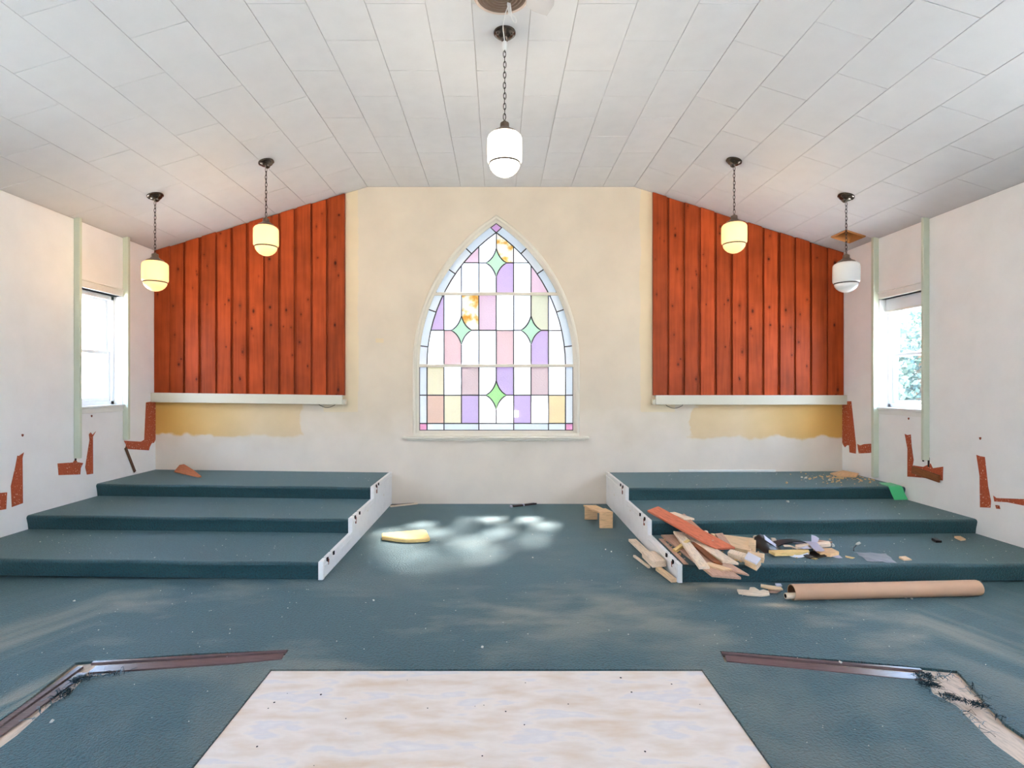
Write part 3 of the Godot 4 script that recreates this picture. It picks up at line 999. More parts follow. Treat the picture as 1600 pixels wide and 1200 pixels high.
# ------------------------------------------------------------------ side windows
func side_windows():
	for s in [-1, 1]:
		var x: float = XL if s < 0 else XR
		var h := [0.645, 1.33, 1.315, 2.60] if s < 0 else [0.715, 1.41, 1.285, 2.555]
		var w := root("window_2" if s < 0 else "window_3")
		struct(w, "narrow white sash window in the %s wall beside a mint green batten" % ("left" if s < 0 else "right"), "window")
		var q := func(dx: float, y: float, z: float) -> Vector3:   # dx outwards from the wall face
			return Vector3(x + s * dx, y, z)
		var bb := func(st: SurfaceTool, a: Vector3, b: Vector3, bev: float):
			box(st, Vector3(minf(a.x, b.x), minf(a.y, b.y), minf(a.z, b.z)), Vector3(maxf(a.x, b.x), maxf(a.y, b.y), maxf(a.z, b.z)), bev)
		var st := mb()
		# outer frame
		for r in [[h[0], h[0] + 0.05, h[2], h[3]], [h[1] - 0.05, h[1], h[2], h[3]], [h[0], h[1], h[2], h[2] + 0.05], [h[0], h[1], h[3] - 0.05, h[3]]]:
			bb.call(st, q.call(0.10, r[2], r[0]), q.call(0.19, r[3], r[1]), 0.004)
		obj("window_frame", st, M.vinyl, w)
		var mid := 1.93 if s < 0 else 1.90
		for k in 2:
			var ya: float = h[2] + 0.05 if k == 0 else mid - 0.02
			var yb: float = mid + 0.02 if k == 0 else h[3] - 0.05
			var d0 := 0.115 if k == 0 else 0.148
			st = mb()
			for r in [[h[0] + 0.05, h[0] + 0.09, ya, yb], [h[1] - 0.09, h[1] - 0.05, ya, yb], [h[0] + 0.09, h[1] - 0.09, ya, ya + 0.04], [h[0] + 0.09, h[1] - 0.09, yb - 0.04, yb]]:
				bb.call(st, q.call(d0, r[2], r[0]), q.call(d0 + 0.03, r[3], r[1]), 0.004)
			var sash := obj("sash", st, M.vinyl, w)
			st = mb()
			var a: Vector3 = q.call(d0 + 0.015, ya + 0.03, h[0] + 0.08)
			var b: Vector3 = q.call(d0 + 0.015, yb - 0.03, h[1] - 0.08)
			quad(st, a, Vector3(a.x, b.y, a.z), b, Vector3(a.x, a.y, b.z), Vector3(-s, 0, 0))
			obj("pane", st, M.pane, sash)
		st = mb()
		bb.call(st, q.call(-0.012, h[3], h[0] - 0.004), q.call(0.10, h[3] + 0.085, h[1] + 0.02), 0.004)
		bb.call(st, q.call(-0.02, h[3] + 0.075, h[0] - 0.004), q.call(0.0, h[3] + 0.09, h[1] + 0.02), 0.003)
		obj("head_board", st, M.white, w)
		st = mb()
		bb.call(st, q.call(-0.03, h[2] - 0.022, h[0] - 0.004), q.call(0.10, h[2] + 0.006, h[1] + 0.04), 0.005)
		bb.call(st, q.call(-0.012, h[2] - 0.075, h[0] - 0.004), q.call(0.0, h[2] - 0.022, h[1] + 0.03), 0.003)
		obj("sill", st, M.white, w)
		if s > 0:
			st = mb()
			bb.call(st, q.call(0.07, h[3] - 0.135, h[0] + 0.01), q.call(0.085, h[3], h[1] - 0.01), 0.002)
			obj("roller_blind", st, M.vinyl, w)
			st = mb()
			bb.call(st, q.call(0.062, h[3] - 0.16, h[0] + 0.01), q.call(0.092, h[3] - 0.135, h[1] - 0.01), 0.004)
			obj("blind_rail", st, M.white, w)

# ------------------------------------------------------------------ orange planks
func board_image() -> ImageTexture:
	var w := 1024
	var im := Image.create(w, w, false, Image.FORMAT_RGB8)
	var a := FastNoiseLite.new()
	a.seed = 91
	a.frequency = 0.03
	a.fractal_octaves = 4
	var b := FastNoiseLite.new()
	b.seed = 92
	b.frequency = 0.006
	b.fractal_octaves = 3
	var r := RandomNumberGenerator.new()
	r.seed = 12
	for y in w:
		for x in w:
			var n := a.get_noise_2d(x * 1.6, y * 0.10) * 0.11 + b.get_noise_2d(x, y) * 0.10
			var f := 0.93 + n
			im.set_pixel(x, y, Color(clampf(f, 0, 1), clampf(f * 0.985, 0, 1), clampf(f * 0.97, 0, 1)))
	for i in 12:
		for k in r.randi_range(4, 7):
			var cx := (i + r.randf_range(0.12, 0.72)) / 12.0 * w
			var cy := r.randf() * w
			var rx := r.randf_range(3.0, 8.0)
			var ry := rx * r.randf_range(0.8, 1.7)
			var dark := r.randf_range(0.12, 0.45)
			for y in range(int(cy - ry * 5), int(cy + ry * 5)):
				for x in range(int(cx - rx * 3), int(cx + rx * 3)):
					if x < 0 or x >= w or y < 0 or y >= w:
						continue
					var d := Vector2((x - cx) / rx, (y - cy) / ry).length()
					var d2 := Vector2((x - cx) / (rx * 2.2), (y - cy) / (ry * 4.0)).length()
					var k2 := dark * clampf(1.3 - d, 0, 1) + 0.16 * clampf(1.0 - d2, 0, 1) * (0.6 + 0.4 * sin(d * 5.0))
					var c := im.get_pixel(x, y)
					im.set_pixel(x, y, Color(c.r * (1 - k2), c.g * (1 - k2 * 1.1), c.b * (1 - k2 * 1.1)))
	return ImageTexture.create_from_image(im)

func cladding():
	var tex := board_image()
	var tones := []
	for k in 4:
		var f: float = [1.0, 0.93, 1.04, 0.97][k]
		var m := mat(Color(0.66 * f, 0.275 * f, 0.125 * f), 0.45)
		m.albedo_texture = tex
		m.metallic_specular = 0.25
		tones.append(m)
	for s in [-1, 1]:
		var x0 := XL + 0.002 if s < 0 else 2.0
		var x1 := -2.008 if s < 0 else XR - 0.002
		var c := root("plank_cladding", Vector3.ZERO)
		tag(c, "orange stained knotty vertical planks on the back wall %s of the stained glass window" % ("left" if s < 0 else "right"), "cladding", "")
		var bottom := func(x: float) -> float:
			return lerpf(1.450, 1.418, (x - XL) / 2.48) if s < 0 else 1.418
		var back := mb()
		UVF = func(p: Vector3) -> Vector2: return Vector2((p.x - x0) / (x1 - x0), 1.0 - (p.y - 1.4) / 2.75)
		prism(back, [Vector2(x0, bottom.call(x0)), Vector2(x1, bottom.call(x1)), Vector2(x1, ceil_y(x1) - 0.003), Vector2(x0, ceil_y(x0) - 0.003)], 0.001, 0.010)
		obj("backing_board", back, tones[1], c)
		for i in 12:
			var xa := lerpf(x0, x1, i / 12.0)
			var xb := lerpf(x0, x1, (i + 1) / 12.0) - (0.030 + 0.006 * (i % 3) if i < 11 else 0.004)
			if i == 0 and s < 0 or i == 10 and s > 0:
				xb += 0.024
			var st := mb()
			var zt := 0.036 + 0.003 * ((i * 7) % 3)
			prism(st, [Vector2(xa, bottom.call(xa)), Vector2(xb, bottom.call(xb)), Vector2(xb, ceil_y(xb) - 0.004 - 0.006 * ((i * 5) % 3)), Vector2(xa, ceil_y(xa) - 0.004 - 0.006 * ((i * 5) % 3))], 0.0101, zt, Transform3D(), 0.003)
			obj("plank", st, tones[(i * 3 + (1 if s > 0 else 0)) % 4], c)
		UVF = no_uv
		# painted ledge below the planks
		var l := root("ledge", Vector3.ZERO)
		tag(l, "long white painted box ledge under the %s orange planks" % ("left" if s < 0 else "right"), "ledge")
		var st2 := mb()
		var ya := 1.4536 if s < 0 else 1.4205
		var xa2 := XL + 0.001 if s < 0 else 2.015
		var xb2 := -2.02 if s < 0 else XR - 0.001
		var tilt := -0.0133 if s < 0 else 0.0
		var shear := Transform3D(Basis(Vector3(1, tilt, 0), Vector3(0, 1, 0), Vector3(0, 0, 1)), Vector3(0, -tilt * xa2, 0))
		box(st2, Vector3(xa2, ya - 0.122, 0.088), Vector3(xb2, ya, 0.108), 0.003, shear)
		obj("face_board", st2, M.ledge, l)
		st2 = mb()
		box(st2, Vector3(xa2, ya - 0.022, 0.041), Vector3(xb2, ya - 0.004, 0.088), 0.002, shear)
		box(st2, Vector3(xa2, ya - 0.122, 0.001), Vector3(xb2, ya - 0.104, 0.088), 0.002, shear)
		obj("box_board", st2, M.ledge, l)
		st2 = mb()
		var ex := xb2 if s < 0 else xa2 - 0.032
		box(st2, Vector3(ex, ya - 0.122, 0.001), Vector3(ex + 0.032, ya - 0.055, 0.095), 0.003, shear)
		obj("end_block", st2, M.ledge, l)
		st2 = mb()
		var wx := -2.23 if s < 0 else 2.27
		var path := []
		for i in 13:
			var t := i / 12.0
			path.append(Vector3(wx + (t - 0.5) * 0.24, (1.295 if s > 0 else 1.305) - 0.045 * sin(PI * t) + (0.015 if i == 0 or i == 12 else 0.0), 0.055))
		tube(st2, path, 0.0035, 6)
		obj("wire_loop", st2, M.chain, l)

# ------------------------------------------------------------------ platforms
func platforms():
	for s in [-1, 1]:
		var zs := [1.08, 2.0, 2.88] if s < 0 else [1.14, 2.07, 2.945]
		var xi := -1.402 if s < 0 else 1.398       # face of the side panel
		var xw: float = XL + 0.001 if s < 0 else XR - 0.001
		var slope := 0.0125 if s < 0 else 0.0055   # rises a little towards the wall
		var p := root("choir_platform", Vector3.ZERO)
		tag(p, "three step platform in dark green carpet %s of the aisle with a white side panel" % ("left" if s < 0 else "right"), "platform")
		var hs := [0.41, 0.274, 0.137]
		var xin: float = xi + s * 0.032
		for k in 3:
			var zb: float = 0.002 if k == 0 else zs[k - 1] - 0.03
			var zf: float = zs[k]
			var h: float = hs[k]
			var low: float = hs[k + 1] if k < 2 else 0.0
			var poly := PackedVector2Array([Vector2(zb, h), Vector2(zb, low + 0.001)])
			poly.append(Vector2(zf - 0.02, low + 0.001))
			poly.append(Vector2(zf - 0.014, low + 0.05))
			var r := 0.026
			for j in 7:
				var a := PI / 2 * j / 6.0
				poly.append(Vector2(zf - r + r * cos(a), h - r + r * sin(a)))
			if k > 0:
				poly[0] = Vector2(zb + 0.003, h)
				poly[1] = Vector2(zb + 0.003, low + 0.001)
			# (z, y) outline pushed along x, with soft dips in the nosing
			var st := mb()
			var n := 24
			var lines := []
			for i in n + 1:
				var x := lerpf(xin, xw, i / float(n))
				var row := []
				for q in poly:
					var wob := sin(x * 5.1 + k * 2.0) * 0.003 if q.x > zf - 0.03 and q.y > low + 0.06 else 0.0
					row.append(Vector3(x, q.y + wob + slope * absf(x - xin) * (1.0 if q.y > low + 0.04 or k == 0 and false else 1.0), q.x))
				lines.append(row)
			var m := poly.size()
			for i in n:
				for j in m:
					var jj := (j + 1) % m
					var e: Vector2 = (poly[jj] - poly[j]).normalized()
					var nn := Vector3(0, -e.x, e.y)
					if Geometry2D.is_polygon_clockwise(poly):
						nn = -nn
					nn = Vector3(0, nn.y, nn.z)
					var na := nn
					var nb := nn
					if j >= 4 and j < m - 1:
						var f0 := PI / 2 * (j - 4) / 6.0
						var f1 := PI / 2 * (j - 3) / 6.0
						na = Vector3(0, sin(f0), cos(f0))
						nb = Vector3(0, sin(f1), cos(f1))
					tri(st, lines[i][j], lines[i + 1][j], lines[i + 1][jj], na, na, nb)
					tri(st, lines[i][j], lines[i + 1][jj], lines[i][jj], na, nb, nb)
			var idx := Geometry2D.triangulate_polygon(poly)
			for e in [0, n]:
				var nx := Vector3(-s if e == 0 else s, 0, 0)
				for t in range(0, idx.size(), 3):
					tri(st, lines[e][idx[t]], lines[e][idx[t + 1]], lines[e][idx[t + 2]], nx, nx, nx)
			obj("carpet_step", st, M.carpet, p)
		# white stepped side panel with notches broken out of its upper edges
		var top := 0.008
		var sp := PackedVector2Array([Vector2(0.001, 0.002), Vector2(zs[2], 0.002)])
		for k in [2, 1, 0]:
			var back: float = 0.001 if k == 0 else zs[k - 1]
			var h: float = hs[k] + top
			sp.append(Vector2(zs[k], h))
			for nt in ([[0.11, 0.025], [0.28, 0.03]] if k > 0 else [[0.13, 0.02], [0.24, 0.03], [0.99, 0.03]]):
				var a: float = zs[k] - nt[0]
				sp.append_array([Vector2(a, h), Vector2(a - 0.003, h - 0.028), Vector2(a - nt[1] + 0.003, h - 0.03), Vector2(a - nt[1], h)])
			sp.append(Vector2(back, h))
		var xf := Transform3D(Basis(Vector3(0, 0, 1), Vector3(0, 1, 0), Vector3(-1, 0, 0)), Vector3(xi, 0, 0))
		var st3 := mb()
		if s < 0:
			prism(st3, sp, 0.0, 0.031, xf)
		else:
			prism(st3, sp, -0.031, 0.0, xf)
		obj("side_panel", st3, M.panelpaint, p)
		# cap strips along the edges and upright stiles at the step fronts
		var ws := 1.0 if s < 0 else -1.0
		for k in 3:
			var back: float = 0.002 if k == 0 else zs[k - 1] + 0.002
			st3 = mb()
			prism(st3, rect(back, hs[k] - 0.05, zs[k] - 0.05, hs[k] - 0.032), 0.0 if s > 0 else -0.008, 0.008 if s > 0 else 0.0, Transform3D(xf.basis, Vector3(xi, 0, 0)), 0.002)
			obj("cap_strip", st3, M.panelpaint, p)
			st3 = mb()
			var lo: float = hs[k + 1] + 0.012 if k < 2 else 0.004
			prism(st3, rect(zs[k] - 0.038, lo, zs[k] - 0.003, hs[k] + 0.004), 0.0 if s > 0 else -0.008, 0.008 if s > 0 else 0.0, Transform3D(xf.basis, Vector3(xi, 0, 0)), 0.002)
			obj("front_stile", st3, M.panelpaint, p)
			# dark notches in the top edge, a rusty run below one of each pair
			var zf := Transform3D(xf.basis, Vector3(xi, 0, 0))
			for nt in ([0.122, 0.295] if k > 0 else [0.14, 0.255]):
				var a: float = zs[k] - nt
				st3 = mb()
				prism(st3, [Vector2(a - 0.016, hs[k] + 0.0075), Vector2(a + 0.016, hs[k] + 0.0075), Vector2(a + 0.013, hs[k] - 0.020), Vector2(a - 0.014, hs[k] - 0.024)], 0.0 if s > 0 else -0.009, 0.009 if s > 0 else 0.0, zf)
				obj("dark_notch", st3, M.soot, p)
			var b: float = zs[k] - (0.145 if k > 0 else 0.165)
			st3 = mb()
			prism(st3, [Vector2(b - 0.010, hs[k] - 0.012), Vector2(b + 0.012, hs[k] - 0.008), Vector2(b + 0.008, hs[k] - 0.05), Vector2(b + 0.007, hs[k] - 0.095 + 0.02 * k), Vector2(b - 0.005, hs[k] - 0.09 + 0.02 * k), Vector2(b - 0.003, hs[k] - 0.045)], 0.0 if s > 0 else -0.0095, 0.0095 if s > 0 else 0.0, zf)
			obj("rust_run", st3, M.rust, p)

# ------------------------------------------------------------------ lamps
func make_lamp(lit: int, drop: float, label: String, at: Vector3, tilt: float):
	var L := root("pendant_lamp", at)
	tag(L, label, "lamp", "pendant lamps")
	var st := mb()
	var tip := Transform3D(Basis(Vector3(0, 0, 1), tilt), Vector3.ZERO)
	lathe(st, [Vector2(0, 0.004), Vector2(0.078, 0.004), Vector2(0.082, -0.004), Vector2(0.080, -0.014), Vector2(0.066, -0.022), Vector2(0.062, -0.030), Vector2(0.045, -0.042), Vector2(0.030, -0.048), Vector2(0.024, -0.062), Vector2(0.014, -0.070), Vector2(0.0, -0.072)], 28, tip)
	for i in 3:
		var a := TAU * i / 3 + 0.5
		lathe(st, [Vector2(0, -0.03), Vector2(0.006, -0.03), Vector2(0.007, -0.02), Vector2(0.0, -0.018)], 8, tip * Transform3D(Basis(), Vector3(cos(a) * 0.064, -0.004, sin(a) * 0.064)))
	obj("canopy", st, M.bronze, L)
	# chain of oval links, every other one turned
	st = mb()
	var n := int((drop - 0.07 - 0.03) / 0.036)
	var step := (drop - 0.07 - 0.02) / n
	for i in n:
		var cy := -0.066 - step * (i + 0.5)
		var path := []
		for j in 14:
			var a := TAU * j / 14
			var p := Vector3(cos(a) * 0.0095, sin(a) * step * 0.66, 0)
			if i % 2:
				p = Vector3(0, p.y, p.x)
			path.append(p + Vector3(0.0015 * sin(i * 2.1), cy, 0))
		tube(st, path, 0.0028, 5, 1.0, true)
	obj("chain", st, M.chain, L)
	var y := -drop
	st = mb()
	lathe(st, [Vector2(0, 0.012), Vector2(0.012, 0.012), Vector2(0.012, 0.0), Vector2(0.030, -0.002), Vector2(0.033, -0.010), Vector2(0.033, -0.034), Vector2(0.040, -0.040), Vector2(0.050, -0.052), Vector2(0.078, -0.066), Vector2(0.088, -0.076), Vector2(0.088, -0.084), Vector2(0.0, -0.084)], 28, Transform3D(Basis(), Vector3(0, y, 0)))
	obj("fitter_cap", st, M.bronze_cap, L)
	var gm: Material = [M.globe, M.globe_warm, M.globe_white][lit]
	st = mb()
	var gy := y - 0.078
	lathe(st, [Vector2(0.07, 0.0), Vector2(0.088, -0.004), Vector2(0.108, -0.014), Vector2(0.121, -0.028), Vector2(0.126, -0.042), Vector2(0.127, -0.12), Vector2(0.126, -0.205), Vector2(0.122, -0.214), Vector2(0.112, -0.220)], 96, Transform3D(Basis(), Vector3(0, gy, 0)), 16, 0.010)
	var glob := obj("globe_shade", st, gm, L)
	st = mb()
	lathe(st, [Vector2(0.108, -0.219), Vector2(0.1155, -0.219), Vector2(0.1165, -0.224), Vector2(0.1155, -0.229), Vector2(0.108, -0.229)], 40, Transform3D(Basis(), Vector3(0, gy, 0)))
	obj("band", st, M.chain, L)
	st = mb()
	lathe(st, [Vector2(0.111, -0.228), Vector2(0.110, -0.240), Vector2(0.104, -0.258), Vector2(0.100, -0.262), Vector2(0.090, -0.278), Vector2(0.085, -0.282), Vector2(0.068, -0.298), Vector2(0.062, -0.301), Vector2(0.036, -0.314), Vector2(0.012, -0.319), Vector2(0.0, -0.320)], 48, Transform3D(Basis(), Vector3(0, gy, 0)), 24, 0.012)
	obj("globe_bottom", st, gm, L)
	if lit:
		var o := OmniLight3D.new()
		o.name = "bulb_light"
		o.position = Vector3(0, gy - 0.13, 0)
		o.light_energy = 0.12 if lit == 1 else 0.27
		o.light_color = Color(1.0, 0.82, 0.58) if lit == 1 else Color(1.0, 0.93, 0.82)
		o.light_size = 0.1
		o.omni_range = 20.0
		o.omni_attenuation = 2.0
		o.shadow_enabled = true
		L.add_child(o)
	return glob

func lamps():
	var zl := 1.385
	var tl := atan((YC - YL) / (CL - XL))
	var tr := -atan((YC - YR) / (XR - CR))
	make_lamp(1, 0.62, "lit amber schoolhouse pendant lamp nearest the left wall", Vector3(-3.643, ceil_y(-3.643), zl), tl)
	make_lamp(1, 0.60, "lit amber schoolhouse pendant lamp against the inner half of the left orange planks", Vector3(-2.468, ceil_y(-2.468), zl), tl)
	make_lamp(1, 0.58, "lit amber schoolhouse pendant lamp in front of the right orange planks", Vector3(2.475, ceil_y(2.475), zl + 0.03), tr)
	make_lamp(0, 0.62, "unlit white schoolhouse pendant lamp hanging near the right wall below the duct hole", Vector3(3.655, ceil_y(3.655), zl + 0.03), tr)
	make_lamp(2, 0.665, "brightly lit white pendant lamp on the long chain above the stained glass window", Vector3(0.040, YC, 3.2), 0.0)

func ceiling_fittings():
	# round diffuser half out of the frame
	var v := root("ceiling_vent", Vector3(0.017, YC, 3.598))
	tag(v, "round ceiling vent with brown concentric rings and a beige rim above the centre lamp", "vent")
	var st := mb()
	lathe(st, [Vector2(0.168, 0.0), Vector2(0.168, -0.012), Vector2(0.178, -0.016), Vector2(0.190, -0.010), Vector2(0.194, -0.001)], 56)
	obj("rim", st, M.vent_rim, v)
	for i in 6:
		st = mb()
		var r := 0.160 - i * 0.025
		lathe(st, [Vector2(r, -0.002), Vector2(r + 0.006, -0.012), Vector2(r - 0.004, -0.013), Vector2(r - 0.014, -0.003)], 56)
		obj("ring", st, M.vent, v)
	st = mb()
	lathe(st, [Vector2(0.0, -0.0015), Vector2(0.169, -0.0015), Vector2(0.169, 0.0)], 40)
	obj("back_plate", st, M.kraft_dark, v)
	# grey fan blades, only one tip in the frame
	var f := root("ceiling_fan", Vector3(0.285, YC, 4.285))
	tag(f, "pale grey fan blade tip at the top edge just right of the round vent", "fan")
	st = mb()
	lathe(st, [Vector2(0, 0), Vector2(0.07, 0), Vector2(0.06, -0.05), Vector2(0.015, -0.06), Vector2(0.015, -0.13), Vector2(0.09, -0.15), Vector2(0.10, -0.20), Vector2(0.05, -0.23), Vector2(0.0, -0.235)], 28)
	obj("motor_housing", st, M.fan, f)
	for k in 4:
		var a := k * PI / 2
		st = mb()
		prism(st, [Vector2(0.09, -0.05), Vector2(0.45, -0.09), Vector2(0.535, -0.088), Vector2(0.58, -0.045), Vector2(0.60, 0.02), Vector2(0.605, 0.055), Vector2(0.50, 0.085), Vector2(0.09, 0.05)], -0.004, 0.004, Transform3D(Basis(Vector3(0, 1, 0), a + PI / 2 + 0.05) * Basis(Vector3(1, 0, 0), PI / 2 + 0.12), Vector3(0, -0.185, 0)), 0.0015)
		obj("blade", st, M.fan, f)
	# white cord tied up in front of the vent, running down to the lamp chain
	var c := root("electric_cable", Vector3(0.04, YC, 3.2))
	tag(c, "white electric cable bundled below the round vent and run to the centre lamp", "cable")
	st = mb()
	tube(st, smooth([Vector3(0.022, -0.045, 0.36), Vector3(0.0, -0.075, 0.31), Vector3(-0.012, -0.088, 0.23), Vector3(-0.012, -0.06, 0.13), Vector3(-0.008, -0.06, 0.08), Vector3(-0.002, -0.075, 0.03), Vector3(0.0, -0.09, 0.012)]), 0.0032, 7)
	tube(st, smooth([Vector3(0.026, -0.045, 0.36), Vector3(0.045, -0.062, 0.30), Vector3(0.072, -0.07, 0.27), Vector3(0.078, -0.075, 0.23), Vector3(0.06, -0.06, 0.21), Vector3(0.035, -0.05, 0.28)]), 0.003, 7)
	obj("wire", st, M.cord, c)
	st = mb()
	box(st, Vector3(0.012, -0.085, 0.29), Vector3(0.036, -0.004, 0.315), 0.005, Transform3D(Basis(Vector3(0, 0, 1), 0.12), Vector3(0.0, 0, 0.02)))
	box(st, Vector3(0.02, -0.105, 0.30), Vector3(0.034, -0.08, 0.312), 0.004, Transform3D(Basis(Vector3(0, 0, 1), 0.25), Vector3(-0.015, 0, 0.02)))
	obj("bundle", st, M.cord, c)
	st = mb()
	lathe(st, [Vector2(0, -0.072), Vector2(0.016, -0.074), Vector2(0.018, -0.09), Vector2(0.017, -0.122), Vector2(0.012, -0.135), Vector2(0.0, -0.136)], 14, Transform3D(Basis(), Vector3(0, 0, 0.004)))
	obj("connector", st, M.cord, c)

func smooth(pts: Array, per := 5) -> Array:
	var out := []
	for i in pts.size() - 1:
		var p0: Vector3 = pts[maxi(i - 1, 0)]
		var p3: Vector3 = pts[mini(i + 2, pts.size() - 1)]
		for j in per:
			out.append(pts[i].cubic_interpolate(pts[i + 1], p0, p3, j / float(per)))
	out.append(pts[-1])
	return out

# ------------------------------------------------------------------ debris
func sheet(called: String, label: String, category: String, rows: Array, m: Material, thick := 0.0025) -> MeshInstance3D:
	# a bent sheet given as rows of points; two faces and a rim
	var c := Vector3.ZERO
	var cnt := 0
	for r in rows:
		for p in r:
			c += p
			cnt += 1
	c /= cnt
	var nr := rows.size()
	var nc: int = rows[0].size()
	var nn := []
	for i in nr:
		var row := []
		for j in nc:
			var du: Vector3 = rows[mini(i + 1, nr - 1)][j] - rows[maxi(i - 1, 0)][j]
			var dv: Vector3 = rows[i][mini(j + 1, nc - 1)] - rows[i][maxi(j - 1, 0)]
			var n := du.cross(dv).normalized()
			row.append(-n if n.dot(Vector3(0.05, 1, 0.3)) < 0 else n)
		nn.append(row)
	var st := mb()
	for i in nr - 1:
		for j in nc - 1:
			var q := [[i, j], [i + 1, j], [i + 1, j + 1], [i, j + 1]]
			var a := []
			var n := []
			for k in q:
				a.append(rows[k[0]][k[1]] - c)
				n.append(nn[k[0]][k[1]])
			tri(st, a[0], a[1], a[2], n[0], n[1], n[2])
			tri(st, a[0], a[2], a[3], n[0], n[2], n[3])
			var b := []
			for k in 4:
				b.append(a[k] - n[k] * thick)
			tri(st, b[0], b[1], b[2], -n[0], -n[1], -n[2])
			tri(st, b[0], b[2], b[3], -n[0], -n[2], -n[3])
	for i in nr - 1:
		for j in [0, nc - 1]:
			var p: Vector3 = rows[i][j] - c
			var q: Vector3 = rows[i + 1][j] - c
			var o: Vector3 = (rows[i][j] - rows[i][1 if j == 0 else nc - 2]).normalized()
			quad(st, p, q, q - nn[i + 1][j] * thick, p - nn[i][j] * thick, o)
	for j in nc - 1:
		for i in [0, nr - 1]:
			var p: Vector3 = rows[i][j] - c
			var q: Vector3 = rows[i][j + 1] - c
			var o: Vector3 = (rows[i][j] - rows[1 if i == 0 else nr - 2][j]).normalized()
			quad(st, p, q, q - nn[i][j + 1] * thick, p - nn[i][j] * thick, o)
	var ob := obj(called, st, m, self, Transform3D(Basis(), c))
	tag(ob, label, category)
	return ob

func crumple(a: Vector3, b: Vector3, c: Vector3, d: Vector3, nu: int, nv: int, amp: float) -> Array:
	var rows := []
	for i in nu + 1:
		var row := []
		for j in nv + 1:
			var u := float(i) / nu
			var v := float(j) / nv
			var p := a.lerp(b, u).lerp(d.lerp(c, u), v)
			row.append(p + Vector3(rng.randf_range(-1, 1) * 0.3, rng.randf(), rng.randf_range(-1, 1) * 0.3) * amp)
		rows.append(row)
	return rows

func crumbs(called: String, label: String, spots: Array, m: Material):
	var st := mb()
	for p in spots:
		var r: float = p[1]
		var t := Transform3D(Basis.from_euler(Vector3(rng.randf() * 0.6, rng.randf() * TAU, rng.randf() * 0.6)), p[0] + Vector3(0, r * 0.45, 0))
		var w := r * rng.randf_range(0.6, 1.7)
		prism(st, [Vector2(-w, -r * 0.5), Vector2(w * 0.7, -r * 0.6), Vector2(w, r * 0.3), Vector2(-w * 0.4, r * 0.7)], -r * 0.7, r * 0.7, t)
	var o := obj(called, st, m)
	tag(o, label, "debris", "", "stuff")

